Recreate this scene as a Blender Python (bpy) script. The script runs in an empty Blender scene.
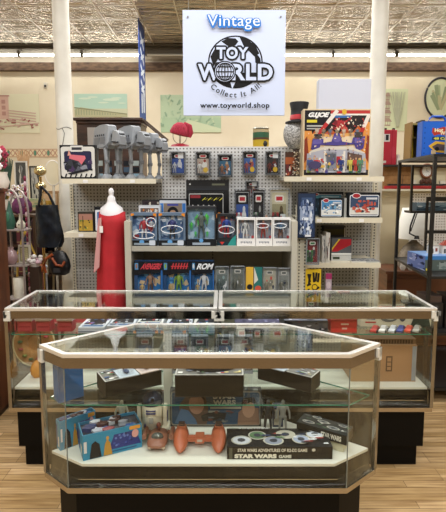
import bpy, math, random
from math import radians, tan, atan, cos, sin, pi
from mathutils import Vector, Matrix

scene = bpy.context.scene
COL = scene.collection
# ---------------------------------------------------------------- camera model
F = 467.0; CX = 223.0; TH = radians(6.5); CY = 185 + F*tan(TH); H = 1.649

def XZ(px, py, Y):
    a = atan((CY-py)/F) - TH
    z = H + Y*tan(a)
    zc = Y*cos(TH) - (z-H)*sin(TH)
    return (px-CX)/F*zc, z

def XY(px, py, z):
    a = atan((CY-py)/F) - TH
    Y = (z-H)/tan(a)
    return XZ(px, py, Y)[0], Y

def XX(px, z, Y):
    return (px-CX)/F*(Y*cos(TH)-(z-H)*sin(TH))

# ---------------------------------------------------------------- materials
MC = {}
def lin(c):
    return tuple(((x/12.92) if x <= .04045 else ((x+.055)/1.055)**2.4) for x in c)
def hexc(h):
    return tuple(int(h[i:i+2], 16)/255 for i in (0, 2, 4))
def mat(color='808080', rough=.5, metal=0., spec=.5, coat=0.):
    key = (color, rough, metal, spec, coat)
    if key in MC: return MC[key]
    m = bpy.data.materials.new('surface_'+color)
    m.use_nodes = True
    b = m.node_tree.nodes['Principled BSDF']
    nt = m.node_tree
    c = lin(hexc(color))
    b.inputs['Base Color'].default_value = (*c, 1)
    b.inputs['Roughness'].default_value = rough
    b.inputs['Metallic'].default_value = metal
    b.inputs['Specular IOR Level'].default_value = spec
    b.inputs['Coat Weight'].default_value = coat
    MC[key] = m
    return m
def noisy(name, c1, c2, scale=8, rough=.6, metal=0, stretch=(1, 1, 1), bump=0., detail=4, lo=.35, hi=.65, bscale=None):
    m = bpy.data.materials.new(name); m.use_nodes = True
    nt = m.node_tree; b = nt.nodes['Principled BSDF']
    tc = nt.nodes.new('ShaderNodeTexCoord'); mp = nt.nodes.new('ShaderNodeMapping')
    mp.inputs['Scale'].default_value = stretch
    nt.links.new(tc.outputs['Object'], mp.inputs[0])
    n = nt.nodes.new('ShaderNodeTexNoise'); n.inputs['Scale'].default_value = scale; n.inputs['Detail'].default_value = detail
    nt.links.new(mp.outputs[0], n.inputs['Vector'])
    r = nt.nodes.new('ShaderNodeValToRGB')
    r.color_ramp.elements[0].position = lo; r.color_ramp.elements[1].position = hi
    r.color_ramp.elements[0].color = (*lin(hexc(c1)), 1); r.color_ramp.elements[1].color = (*lin(hexc(c2)), 1)
    nt.links.new(n.outputs[0], r.inputs[0]); nt.links.new(r.outputs[0], b.inputs['Base Color'])
    b.inputs['Roughness'].default_value = rough; b.inputs['Metallic'].default_value = metal
    if bump:
        bp = nt.nodes.new('ShaderNodeBump'); bp.inputs['Strength'].default_value = bump
        if bscale:
            n2 = nt.nodes.new('ShaderNodeTexNoise'); n2.inputs['Scale'].default_value = bscale
            nt.links.new(mp.outputs[0], n2.inputs['Vector']); nt.links.new(n2.outputs[0], bp.inputs['Height'])
        else:
            nt.links.new(n.outputs[0], bp.inputs['Height'])
        nt.links.new(bp.outputs[0], b.inputs['Normal'])
    return m
def glassmat(name, tint, base=.035, gain=.85, pw=4.2):
    m = bpy.data.materials.new(name); m.use_nodes = True
    nt = m.node_tree; nt.nodes.clear()
    o = nt.nodes.new('ShaderNodeOutputMaterial'); mx = nt.nodes.new('ShaderNodeMixShader')
    t = nt.nodes.new('ShaderNodeBsdfTransparent'); g = nt.nodes.new('ShaderNodeBsdfGlossy')
    t.inputs[0].default_value = (*tint, 1); g.inputs['Roughness'].default_value = 0.0
    g.inputs['Color'].default_value = (.95, 1, .97, 1)
    lw = nt.nodes.new('ShaderNodeLayerWeight'); lw.inputs['Blend'].default_value = .5
    p = nt.nodes.new('ShaderNodeMath'); p.operation = 'POWER'; p.inputs[1].default_value = pw
    a = nt.nodes.new('ShaderNodeMath'); a.operation = 'MULTIPLY_ADD'; a.inputs[1].default_value = gain; a.inputs[2].default_value = base
    nt.links.new(lw.outputs['Facing'], p.inputs[0]); nt.links.new(p.outputs[0], a.inputs[0])
    nt.links.new(a.outputs[0], mx.inputs[0]); nt.links.new(t.outputs[0], mx.inputs[1]); nt.links.new(g.outputs[0], mx.inputs[2])
    nt.links.new(mx.outputs[0], o.inputs[0])
    return m
GLASS = glassmat('case_glass', (.975, .988, .98), .016, .95)
CLEAR = glassmat('clear_plastic', (.975, .98, .985), .025, .7)
TGLASS = glassmat('case_top_glass', (.97, .985, .98), .02, 1.0, 3.2)
GEDGE = mat('2f7d66', .15)
def emis(name, c, s):
    m = bpy.data.materials.new(name); m.use_nodes = True
    b = m.node_tree.nodes['Principled BSDF']
    b.inputs['Base Color'].default_value = (*c, 1)
    b.inputs['Emission Color'].default_value = (*c, 1); b.inputs['Emission Strength'].default_value = s
    return m

def pegmat(name, c, hole, pitch=.03, r=.23):
    m = bpy.data.materials.new(name); m.use_nodes = True
    nt = m.node_tree; b = nt.nodes['Principled BSDF']; b.inputs['Roughness'].default_value = .5
    tc = nt.nodes.new('ShaderNodeTexCoord')
    sx = nt.nodes.new('ShaderNodeSeparateXYZ'); nt.links.new(tc.outputs['Object'], sx.inputs[0])
    def frac(out):
        a = nt.nodes.new('ShaderNodeMath'); a.operation = 'DIVIDE'; a.inputs[1].default_value = pitch; nt.links.new(out, a.inputs[0])
        f = nt.nodes.new('ShaderNodeMath'); f.operation = 'FRACT'; nt.links.new(a.outputs[0], f.inputs[0])
        s = nt.nodes.new('ShaderNodeMath'); s.operation = 'SUBTRACT'; s.inputs[1].default_value = .5; nt.links.new(f.outputs[0], s.inputs[0])
        q = nt.nodes.new('ShaderNodeMath'); q.operation = 'MULTIPLY'; nt.links.new(s.outputs[0], q.inputs[0]); nt.links.new(s.outputs[0], q.inputs[1])
        return q.outputs[0]
    ad = nt.nodes.new('ShaderNodeMath'); nt.links.new(frac(sx.outputs['X']), ad.inputs[0]); nt.links.new(frac(sx.outputs['Z']), ad.inputs[1])
    lt = nt.nodes.new('ShaderNodeMath'); lt.operation = 'LESS_THAN'; lt.inputs[1].default_value = r*r; nt.links.new(ad.outputs[0], lt.inputs[0])
    mx = nt.nodes.new('ShaderNodeMix'); mx.data_type = 'RGBA'
    mx.inputs[6].default_value = (*lin(hexc(c)), 1); mx.inputs[7].default_value = (*lin(hexc(hole)), 1)
    nt.links.new(lt.outputs[0], mx.inputs[0]); nt.links.new(mx.outputs[2], b.inputs['Base Color'])
    return m

# ---------------------------------------------------------------- mesh builder
class MB:
    def __init__(s): s.v = []; s.f = []; s.m = []; s.mats = []; s.sm = []
    def mi(s, m):
        if m not in s.mats: s.mats.append(m)
        return s.mats.index(m)
    def add(s, vs, fs, m, smooth=False, M=None):
        b = len(s.v); i = s.mi(m)
        for p in vs:
            p = Vector(p)
            s.v.append(M @ p if M is not None else p)
        for f in fs:
            s.f.append([b+k for k in f]); s.m.append(i); s.sm.append(smooth)
    def box(s, x0, x1, y0, y1, z0, z1, m, M=None):
        s.add([(x0,y0,z0),(x1,y0,z0),(x1,y1,z0),(x0,y1,z0),(x0,y0,z1),(x1,y0,z1),(x1,y1,z1),(x0,y1,z1)],
              [(0,3,2,1),(4,5,6,7),(0,1,5,4),(1,2,6,5),(2,3,7,6),(3,0,4,7)], m, False, M)
    def prism(s, poly, z0, z1, m, M=None, side=None, taper=None):
        n = len(poly); top = taper or poly
        vs = [(x, y, z0) for x, y in poly]+[(x, y, z1) for x, y in top]
        s.add(vs, [tuple(range(n))[::-1], tuple(range(n, 2*n))], m, False, M)
        s.add(vs, [(i, (i+1) % n, n+(i+1) % n, n+i) for i in range(n)], side or m, False, M)
    def ring(s, outer, inner, z0, z1, m):
        n = len(outer)
        vs = [(x,y,z0) for x,y in outer]+[(x,y,z0) for x,y in inner]+[(x,y,z1) for x,y in outer]+[(x,y,z1) for x,y in inner]
        fs = []
        for i in range(n):
            j = (i+1) % n
            fs += [(i, j, 2*n+j, 2*n+i), (n+j, n+i, 3*n+i, 3*n+j), (2*n+i, 2*n+j, 3*n+j, 3*n+i), (i, n+i, n+j, j)]
        s.add(vs, fs, m)
    def loft(s, secs, m, smooth=True, M=None, cap=True):
        n = len(secs[0]); vs = [p for q in secs for p in q]; fs = []
        for k in range(len(secs)-1):
            for i in range(n):
                j = (i+1) % n
                fs.append((k*n+i, k*n+j, (k+1)*n+j, (k+1)*n+i))
        s.add(vs, fs, m, smooth, M)
        if cap:
            s.add(secs[0], [tuple(range(n))[::-1]], m, False, M); s.add(secs[-1], [tuple(range(n))], m, False, M)
    def lathe(s, prof, m, seg=16, c=(0,0,0), M=None, sx=1, sy=1, smooth=True):
        secs = [[(c[0]+r*sx*cos(2*pi*i/seg), c[1]+r*sy*sin(2*pi*i/seg), c[2]+z) for i in range(seg)] for r, z in prof]
        s.loft(secs, m, smooth, M)
    def ell(s, c, r, m, seg=14, rings=8, M=None):
        s.lathe([(max(.001, sin(pi*k/rings)), -cos(pi*k/rings)*r[2]) for k in range(rings+1)], m, seg, c, M, r[0], r[1])
    def tube(s, pts, r, m, seg=8, M=None, radii=None):
        pts = [Vector(p) for p in pts]; secs = []
        for k, p in enumerate(pts):
            d = (pts[min(k+1, len(pts)-1)]-pts[max(k-1, 0)]).normalized()
            a = Vector((0, 0, 1)) if abs(d.z) < .9 else Vector((1, 0, 0))
            u = d.cross(a).normalized(); w = d.cross(u)
            rr = radii[k] if radii else r
            secs.append([p+u*rr*cos(2*pi*i/seg)+w*rr*sin(2*pi*i/seg) for i in range(seg)])
        s.loft(secs, m, True, M)
    def beam(s, a, b, w, m, M=None):
        s.tube([a, b], w*.72, m, 4, M)
    def build(s, name, parent=None, off=(0,0,0), bevel=0, loc=None, rz=0):
        me = bpy.data.meshes.new(name)
        o = Vector(off)
        me.from_pydata([p-o for p in s.v], [], s.f)
        for m in s.mats: me.materials.append(m)
        me.polygons.foreach_set('material_index', s.m)
        me.polygons.foreach_set('use_smooth', s.sm)
        me.update()
        ob = bpy.data.objects.new(name, me); COL.objects.link(ob)
        if parent: ob.parent = parent
        if loc is not None: ob.location = loc
        ob.rotation_euler[2] = rz
        if bevel:
            b = ob.modifiers.new('bevel', 'BEVEL'); b.width = bevel; b.segments = 2; b.limit_method = 'ANGLE'
        return ob

def thing(name, label, cat, loc=(0,0,0), rz=0, group=None, tilt=None):
    o = bpy.data.objects.new(name, None); COL.objects.link(o)
    o.location = loc; o.rotation_euler = (0, 0, rz) if tilt is None else (tilt[0], tilt[1], rz)
    o.empty_display_size = .05
    return tag(o, label, cat, group)
def tag(o, label, cat, group=None, kind=None):
    o['label'] = label; o['category'] = cat
    if group: o['group'] = group
    if kind: o['kind'] = kind
    return o
def struct(o, label=None, cat=None):
    o['kind'] = 'structure'
    if label: o['label'] = label
    if cat: o['category'] = cat
    return o

# ---------------------------------------------------------------- text and printed art
TX = {}; TM = {}
def text_mesh(t, bold=0.0, space=1.0):
    k = (t, bold, space)
    if k in TX: return TX[k]
    cu = bpy.data.curves.new('lettering', 'FONT'); cu.body = t; cu.offset = bold; cu.resolution_u = 3; cu.space_character = space
    ob = bpy.data.objects.new('lettering', cu)
    COL.objects.link(ob)
    dg = bpy.context.evaluated_depsgraph_get()
    me = bpy.data.meshes.new_from_object(ob.evaluated_get(dg))
    vs = [v.co.copy() for v in me.vertices]; fs = [tuple(p.vertices) for p in me.polygons]
    bpy.data.objects.remove(ob); bpy.data.curves.remove(cu); bpy.data.meshes.remove(me)
    x0 = min(v.x for v in vs); x1 = max(v.x for v in vs); y0 = min(v.y for v in vs); y1 = max(v.y for v in vs)
    r = ([((v.x-x0)/(x1-x0), (v.y-y0)/(y1-y0)) for v in vs], fs)
    TM[k] = (x0, x1, y0, y1)
    TX[k] = r
    return r

class Art:
    """flat printing on a face: O corner, U and V full-size edge vectors, u,v in 0..1"""
    def __init__(s, mb, O, U, V, step=.0004):
        s.mb = mb; s.O = Vector(O); s.U = Vector(U); s.V = Vector(V); s.N = s.U.cross(s.V).normalized(); s.l = 1; s.step = step
    def p(s, u, v): return s.O+s.U*u+s.V*v+s.N*s.step*s.l
    def poly(s, pts, c, **k):
        s.mb.add([s.p(*q) for q in pts], [tuple(range(len(pts)))], mat(c, .55, 0, .2) if isinstance(c, str) else c); s.l += 1
    def rect(s, u0, v0, u1, v1, c): s.poly([(u0,v0),(u1,v0),(u1,v1),(u0,v1)], c)
    def ell(s, cu, cv, ru, rv, c, n=16, a0=0, a1=2*pi):
        s.poly([(cu+ru*cos(a0+(a1-a0)*i/n), cv+rv*sin(a0+(a1-a0)*i/n)) for i in range(n if a1-a0 > 6 else n+1)], c)
    def rrect(s, u0, v0, u1, v1, c, r=.05):
        a = s.U.length/s.V.length; ru = r; rv = r*a; P = []
        for cu, cv, t in ((u1-ru, v0+rv, -pi/2), (u1-ru, v1-rv, 0), (u0+ru, v1-rv, pi/2), (u0+ru, v0+rv, pi)):
            for k in range(4): P.append((cu+ru*cos(t+k*pi/6), cv+rv*sin(t+k*pi/6)))
        s.poly(P, c)
    def loop(s, cu, cv, ru, rv, t, c, n=20):
        for i in range(n):
            a = 2*pi*i/n; b = 2*pi*(i+1)/n
            s.poly([(cu+ru*cos(a), cv+rv*sin(a)), (cu+ru*cos(b), cv+rv*sin(b)), (cu+(ru-t)*cos(b), cv+(rv-t)*sin(b)), (cu+(ru-t)*cos(a), cv+(rv-t)*sin(a))], c); s.l -= 1
        s.l += 1
    def line(s, u0, v0, u1, v1, w, c):
        d = (s.U*(u1-u0)+s.V*(v1-v0)); 
        if d.length < 1e-6: return
        q = s.N.cross(d.normalized())*w/2
        a = s.p(u0, v0); b = s.p(u1, v1)
        s.mb.add([a-q, b-q, b+q, a+q], [(0, 1, 2, 3)], mat(c, .55, 0, .2) if isinstance(c, str) else c); s.l += .3
    def text(s, t, u, v, w, h, c, bold=0.0, space=1.0, skew=0, slope=0):
        vs, fs = text_mesh(t, bold, space)
        s.mb.add([s.p(u+(x+skew*y)*w, v+y*h+slope*x) for x, y in vs], fs, mat(c, .55, 0, .2) if isinstance(c, str) else c); s.l += 1
    def halo(s, t, u, v, w, h, c, r, bold=0.0, space=1.0, skew=0):
        a = s.U.length/s.V.length
        for k in range(12): s.text(t, u+r*cos(k*pi/6), v+r*a*sin(k*pi/6), w, h, c, bold, space, skew); s.l -= .95
        s.l += 1
    def arctext(s, t, cu, cv, ru, rv, a0, a1, size, c, bold=.02):
        W = []
        for ch in t:
            if ch == ' ': W.append(.4); continue
            text_mesh(ch, bold); x0, x1, y0, y1 = TM[(ch, bold, 1.0)]; W.append(x1-x0+.13)
        T = sum(W); acc = 0; asp = s.U.length/s.V.length
        for ch, wd in zip(t, W):
            a = a0+(a1-a0)*(acc+wd/2)/T; acc += wd
            if ch == ' ': continue
            vs, fs = text_mesh(ch, bold); x0, x1, y0, y1 = TM[(ch, bold, 1.0)]
            rot = a+pi/2; o = []
            for x, y in vs:
                x_ = (x-.5)*(x1-x0)*size; y_ = (y0+y*(y1-y0))*size
                o.append(s.p(cu+ru*cos(a)+x_*cos(rot)-y_*sin(rot), cv+rv*sin(a)+(x_*sin(rot)+y_*cos(rot))*asp))
            s.mb.add(o, fs, mat(c, .55, 0, .2))
        s.l += 1
    def blobs(s, n, seed, cols, u0=0, v0=0, u1=1, v1=1, sz=.12):
        R = random.Random(seed)
        for i in range(n):
            cu = R.uniform(u0, u1); cv = R.uniform(v0, v1); a = R.uniform(0, pi); k = R.randint(3, 6)
            ru = sz*R.uniform(.4, 1.2); rv = sz*R.uniform(.4, 1.2)
            P = []
            for j in range(k):
                t = a+2*pi*j/k; P.append((min(u1, max(u0, cu+ru*cos(t))), min(v1, max(v0, cv+rv*sin(t)))))
            s.poly(P, R.choice(cols)); s.l -= .8
        s.l += 1
    def man(s, u, v, h, body, skin='c89b78', legs=None, w=None):
        k = (w or h*.5*s.V.length/s.U.length)
        L = legs or body
        s.rect(u-.2*k, v, u-.04*k, v+.5*h, L); s.l -= 1; s.rect(u+.04*k, v, u+.2*k, v+.5*h, L); s.l -= 1
        s.poly([(u-.2*k, v+.46*h), (u+.2*k, v+.46*h), (u+.32*k, v+.82*h), (u-.32*k, v+.82*h)], body); s.l -= 1
        s.rect(u-.46*k, v+.42*h, u-.32*k, v+.82*h, body); s.l -= 1; s.rect(u+.32*k, v+.42*h, u+.46*k, v+.82*h, body)
        s.ell(u, v+.92*h, .13*k, .08*h, skin, 10)

def fig3(mb, x, y, z, h, body='555555', skin='b08868', legs=None):
    """a small posed toy figure, facing -y"""
    B = mat(body, .4); S = mat(skin, .45); L = mat(legs or body, .4)
    for sx in (-1, 1):
        mb.tube([(x+sx*.06*h, y, z+.48*h), (x+sx*.085*h, y-.01*h, z+.25*h), (x+sx*.1*h, y, z+.03*h)], 0, L, 6, radii=[.055*h, .042*h, .03*h])
        mb.ell((x+sx*.1*h, y-.03*h, z+.02*h), (.032*h, .06*h, .022*h), L, 6, 4)
        mb.tube([(x+sx*.12*h, y, z+.8*h), (x+sx*.19*h, y-.01*h, z+.62*h), (x+sx*.2*h, y-.05*h, z+.47*h)], 0, B, 6, radii=[.04*h, .032*h, .024*h])
        mb.ell((x+sx*.2*h, y-.06*h, z+.45*h), (.025*h, .03*h, .03*h), S, 6, 4)
    mb.lathe([(.08*h, .44*h), (.09*h, .5*h), (.08*h, .58*h), (.13*h, .76*h), (.1*h, .83*h), (.04*h, .86*h)], B, 8, (x, y, z), None, 1, .65)
    mb.ell((x, y, z+.92*h), (.055*h, .06*h, .075*h), S, 8, 6)

# ---------------------------------------------------------------- room
WOOD = bpy.data.materials.new('plank_floor'); WOOD.use_nodes = True
def floor_nodes():
    nt = WOOD.node_tree; b = nt.nodes['Principled BSDF']
    tc = nt.nodes.new('ShaderNodeTexCoord')
    br = nt.nodes.new('ShaderNodeTexBrick'); br.inputs['Scale'].default_value = 1
    br.inputs['Brick Width'].default_value = .62; br.inputs['Row Height'].default_value = .057; br.offset_frequency = 3; br.offset = .37
    br.inputs['Mortar Size'].default_value = .0014; br.inputs['Mortar Smooth'].default_value = .2
    br.inputs['Color1'].default_value = (*lin(hexc('d8ba8e')), 1); br.inputs['Color2'].default_value = (*lin(hexc('b29466')), 1)
    br.inputs['Mortar'].default_value = (*lin(hexc('5c4226')), 1)
    nt.links.new(tc.outputs['Object'], br.inputs['Vector'])
    mp = nt.nodes.new('ShaderNodeMapping'); mp.inputs['Scale'].default_value = (1.6, 26, 1); nt.links.new(tc.outputs['Object'], mp.inputs[0])
    n = nt.nodes.new('ShaderNodeTexNoise'); n.inputs['Scale'].default_value = 2.2; n.inputs['Detail'].default_value = 5; nt.links.new(mp.outputs[0], n.inputs['Vector'])
    r = nt.nodes.new('ShaderNodeValToRGB'); r.color_ramp.elements[0].position = .33; r.color_ramp.elements[1].position = .72
    r.color_ramp.elements[0].color = (.5, .41, .32, 1); r.color_ramp.elements[1].color = (1.12, 1.1, 1.05, 1)
    nt.links.new(n.outputs[0], r.inputs[0])
    mx = nt.nodes.new('ShaderNodeMix'); mx.data_type = 'RGBA'; mx.blend_type = 'MULTIPLY'; mx.inputs[0].default_value = .85
    nt.links.new(br.outputs['Color'], mx.inputs[6]); nt.links.new(r.outputs[0], mx.inputs[7])
    nt.links.new(mx.outputs[2], b.inputs['Base Color']); b.inputs['Roughness'].default_value = .42
floor_nodes()
WY = 9.5; CZ = 4.35
m = MB(); m.box(-5.5, 5.5, -5, WY, -.1, 0, WOOD); struct(m.build('floor'))
WALLM = noisy('painted_plaster', 'd6cab0', 'e2d8c0', 1.2, .75)
m = MB(); m.box(-5.5, 5.5, WY, WY+.1, 0, CZ, WALLM); struct(m.build('wall_back'))
m = MB(); m.box(-5.6, -5.5, -5, WY, 0, CZ, WALLM); struct(m.build('wall_left'))
m = MB(); m.box(5.5, 5.6, -5, WY, 0, CZ, WALLM); struct(m.build('wall_right'))
m = MB(); m.box(-5.5, 5.5, -5.1, -5, 0, CZ, mat('5e554a', .8)); struct(m.build('wall_front'))
# pressed tin ceiling
def tin():
    t = bpy.data.materials.new('pressed_tin'); t.use_nodes = True
    nt = t.node_tree; b = nt.nodes['Principled BSDF']
    b.inputs['Base Color'].default_value = (*lin(hexc('c4bbad')), 1); b.inputs['Metallic'].default_value = .9; b.inputs['Roughness'].default_value = .17
    tc = nt.nodes.new('ShaderNodeTexCoord')
    mp = nt.nodes.new('ShaderNodeMapping'); mp.inputs['Scale'].default_value = (.9, 4.6, 1); nt.links.new(tc.outputs['Object'], mp.inputs[0])
    n = nt.nodes.new('ShaderNodeTexNoise'); n.inputs['Scale'].default_value = 2.6; n.inputs['Detail'].default_value = 3; n.inputs['Distortion'].default_value = .6
    nt.links.new(mp.outputs[0], n.inputs['Vector'])
    v = nt.nodes.new('ShaderNodeTexVoronoi'); v.inputs['Scale'].default_value = 3.3; nt.links.new(tc.outputs['Object'], v.inputs['Vector'])
    ad = nt.nodes.new('ShaderNodeMath'); ad.operation = 'MULTIPLY_ADD'; ad.inputs[1].default_value = .12; nt.links.new(v.outputs['Distance'], ad.inputs[0]); nt.links.new(n.outputs[0], ad.inputs[2])
    bp = nt.nodes.new('ShaderNodeBump'); bp.inputs['Strength'].default_value = .9; bp.inputs['Distance'].default_value = .13
    nt.links.new(ad.outputs[0], bp.inputs['Height']); nt.links.new(bp.outputs[0], b.inputs['Normal'])
    return t
TIN = tin()
m = MB(); m.box(-5.6, 5.6, -5.1, WY+.1, CZ, CZ+.08, TIN)
seam = mat('d8cfbc', .35, .3)
for i in range(-9, 10): m.box(i*.61-.12-.008, i*.61-.12+.008, -5, WY, CZ-.006, CZ, seam)
for j in range(-8, 16): m.box(-5.5, 5.5, j*.61+.1-.008, j*.61+.1+.008, CZ-.005, CZ, seam)
struct(m.build('ceiling'))
# cornice, bulkhead and dark moulding on the back wall
def zat(py, Y): return XZ(0, py, Y)[1]
m = MB(); m.box(-5.5, 5.5, WY-.05, WY, zat(64, WY), zat(48, WY), mat('9d9280', .4)); m.box(-5.5, 5.5, WY-.12, WY, zat(48, WY), CZ, mat('8a8272', .5)); struct(m.build('trim_1'))
BR = noisy('rough_brown_moulding', '3f2e22', '65503d', 9, .85, stretch=(1, 1, 3), bump=.6)
m = MB(); m.box(-5.5, 5.5, WY-.1, WY, zat(71.5, WY), zat(63.5, WY), BR)
struct(m.build('trim_2'))
m = MB(); x0, z0 = XZ(2, 157, WY-.004); x1, z1 = XZ(64, 149, WY-.004)
m.box(x0, x1, WY-.005, WY, z0, z1, mat('e4d6b4', .7)); A = Art(m, (x0, WY-.005, z0), (x1-x0, 0, 0), (0, 0, z1-z0), .0006)
for i in range(14):
    u = i/14+.036; A.line(u-.036, .5, u, .9, .014, 'b98d78'); A.line(u, .9, u+.036, .5, .014, 'b98d78'); A.line(u-.036, .5, u, .1, .014, 'b98d78'); A.line(u, .1, u+.036, .5, .014, 'b98d78')
    if i % 3 == 1: A.ell(u, .5, .022, .35, '5c8a72', 8)
A.rect(0, 0, 1, .06, 'b98d78'); A.rect(0, .94, 1, 1, 'b98d78')
struct(m.build('trim_3'))

# fluorescent strips on the wall
TUBE = emis('lit_tube', (1, .97, .9), 22.0); DIM = mat('c3c2b8', .35)
YT = WY-.32; zt = zat(55, YT); sp = XX(82, zt, YT)-XX(19, zt, YT)
HOUS = mat('6f6a60', .5)
xs0 = XX(19, zt, YT)-sp
LITS = [1, 1, 1, 0, 0, 1, 1, 1]
starts = [xs0, xs0+sp, xs0+2*sp, xs0+3*sp+.01, XX(207, zt, YT), XX(270, zt, YT), XX(333, zt, YT), XX(397, zt, YT)]
names = ['leftmost lit fluorescent strip light on the back wall', 'lit fluorescent strip light crossing the left column', 'lit fluorescent strip light just left of the blue banner',
         'unlit fluorescent strip light between the blue banner and the hanging sign', 'unlit fluorescent strip light mostly behind the hanging sign', 'lit fluorescent strip light at the right edge of the hanging sign',
         'lit fluorescent strip light crossing the right column', 'rightmost lit fluorescent strip light on the back wall']
for i, x in enumerate(starts):
    L = sp
    t = thing('strip_light', names[i], 'light fixture', (x+L/2, WY-.05, zt), 0, 'fluorescent strip lights along the back wall')
    b = MB(); b.box(-L/2+.002, L/2-.002, -.2, -.001, .045, .13, HOUS); b.box(-L/2+.005, -L/2+.03, -.29, -.2, -.02, .08, HOUS); b.box(L/2-.03, L/2-.005, -.29, -.2, -.02, .08, HOUS)
    b.build('housing', t)
    b = MB(); b.tube([(-L/2+.03, -.27, 0), (L/2-.03, -.27, 0)], .022, TUBE if LITS[i] else DIM, 10); b.build('tube', t)

# columns
COLM = noisy('column_paint', 'e4e1d6', 'f0eee4', 5, .45, bump=.05)
for px, lab in ((64.5, 'white round iron column left of the hanging sign'), (376.5, 'white round iron column right of the hanging sign')):
    Yc = 4.62; x = XX(px, 2.3, Yc)
    t = thing('column', lab, 'column', (x, Yc, 0), 0, 'round iron columns')
    b = MB(); b.lathe([(.077, 0), (.077, CZ-.002)], COLM, 28); b.build('shaft', t)
    b = MB(); b.lathe([(.12, .001), (.12, .08), (.085, .12), (.079, .13)], COLM, 28); b.build('base', t)
    if px < 100:
        b = MB(); zc = zat(129, Yc)
        pts = [(.0785*sin(a), -.0785*cos(a), zc+.01*sin(3*a)) for a in [k*.25-1.3 for k in range(11)]]
        b.tube(pts, .003, mat('6b675e'), 5)
        b.tube([(.0, -.079, zc), (.02, -.077, zc-.05), (.01, -.079, zc-.1), (-.01, -.079, zc-.2)], .003, mat('6b675e'), 5); b.build('crack_line', t)

# wall pictures
def wallpic(name, label, px0, py0, px1, py1, fn, base, Y=WY):
    x0, z0 = XZ(px0, py1, Y); x1, z1 = XZ(px1, py0, Y)
    m = MB(); m.box(x0, x1, Y-.012, Y-.001, z0, z1, mat(base, .7))
    A = Art(m, (x0, Y-.012, z0), (x1-x0, 0, 0), (0, 0, z1-z0), .0008); fn(A)
    o = m.build(name, None, ((x0+x1)/2, Y, z0), loc=((x0+x1)/2, Y, z0))
    return tag(o, label, 'picture')
def art_red(A):
    R = random.Random(3); c = 'b98f86'; c2 = 'c8a99c'
    A.rect(.05, .45, .13, .95, c2); A.rect(.17, .35, .52, .93, 'd3b3a4')
    for i in range(9): A.rect(.19+(i % 3)*.11, .45+(i//3)*.15, .25+(i % 3)*.11, .55+(i//3)*.15, c)
    A.line(.15, .95, .54, .95, .03, c)
    for k in range(5): A.line(.5, .58-k*.07, .95, .5-k*.07, .02, c2)
    for k in range(40):
        u = R.uniform(0, .95); v = R.uniform(.12, .35); A.line(u, v, u+R.uniform(.02, .08), v+R.uniform(-.05, .06), .025, R.choice([c, c2, '9c5f58']))
    A.line(0, .1, 1, .25, .02, c2)
wallpic('mural_print', 'faded red line print of old buildings on cream wall at far left', -22, 94, 38.5, 133, art_red, 'd9d6b9')
def art_teal(A):
    A.rect(0, .35, 1, 1, 'b0cdbb'); A.rect(0, 0, 1, .36, 'c6c7a8')
    for u, v, r in ((.2, .8, .12), (.35, .86, .1), (.7, .75, .16), (.8, .82, .1), (.55, .62, .1), (.9, .6, .08)): A.ell(u, v, r, r*.35, 'ccdac4')
    A.poly([(0, .3), (.12, .42), (1, .1), (1, 0), (0, 0)], 'b3b08c')
    for k in range(16): A.line(.03+k*.05, .36-k*.015, .03+k*.05, .08, .015, '8d9a7c')
    A.line(0, .4, 1, .12, .02, '8a8c6c')
wallpic('mural_print', 'pale teal landscape print above the dark wooden cabinet', 75, 94, 127, 117, art_teal, 'aac8b4')
def art_green(A):
    R = random.Random(5); A.rect(0, 0, 1, .4, 'a6bc9c')
    for k in range(60):
        u = R.uniform(0, .9); v = R.uniform(.05, .9); A.line(u, v, u+R.uniform(-.04, .08), v+R.uniform(-.02, .15), .03, R.choice(['98b095', 'a3ba9d', '8ca58a', 'b9c7a4']))
    A.poly([(.45, .35), (1, .1), (1, 0), (.3, 0)], 'c3ccaa')
wallpic('mural_print', 'green garden print partly hidden behind the hanging sign', 161, 95, 221, 132.5, art_green, 'aec0a0')
def art_pagoda(A):
    c = 'a48c7e'
    for k in range(4):
        v = .12+k*.2; w = .3-.05*k; A.rect(.2-w/2, v, .2+w/2, v+.03, c); A.poly([(.2-w*.7, v+.1), (.2+w*.7, v+.1), (.2+w*.35, v+.19), (.2-w*.35, v+.19)], c)
        for q in range(4): A.rect(.2-w/2+q*w/3.3, v+.03, .2-w/2+q*w/3.3+.02, v+.11, c)
    R = random.Random(8)
    for k in range(22):
        u = .62+R.uniform(-.05, .05); v = .1; a = R.uniform(-.6, .6)
        A.line(u, v, u+.5*a*.6, v+.45, .014, 'b2b49a'); A.line(u+.3*a, v+.45, u+.5*a+R.uniform(-.05, .05), .92, .01, 'b5b79e')
wallpic('mural_print', 'sketched pagoda and bare tree print right of the right column', 381, 89, 408, 131, art_pagoda, 'ccd2ac')
m = MB(); Yo = WY-.02; xo, zo = XZ(440, 98, Yo); rx = XX(440, zo, Yo)-XX(425, zo, Yo); rz = zat(78, Yo)-zo
m.lathe([(.97, -.004), (.97, .008)], mat('cfd6b3', .6), 32, (0,0,0), Matrix.Rotation(pi/2, 4, 'X'), rx, rz)
A = Art(m, (-rx, -.009, -rz), (2*rx, 0, 0), (0, 0, 2*rz), .0008)
R = random.Random(4)
for k in range(16):
    a = R.uniform(-.9, .9); A.line(.5+.05*a, .2, .5+.35*a, .45+R.uniform(0, .4), .05, R.choice(['a3b38d', 'b2c09a', '93a07f', 'bdb892']))
t = tag(m.build('oval_picture', loc=(xo, Yo, zo)), 'oval botanical picture in thin black hoop on the back wall', 'picture')
m = MB(); m.tube([(rx*cos(2*pi*k/40), -.01, rz*sin(2*pi*k/40)) for k in range(41)], .02, mat('22222a'), 8); m.build('hoop', t)
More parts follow.
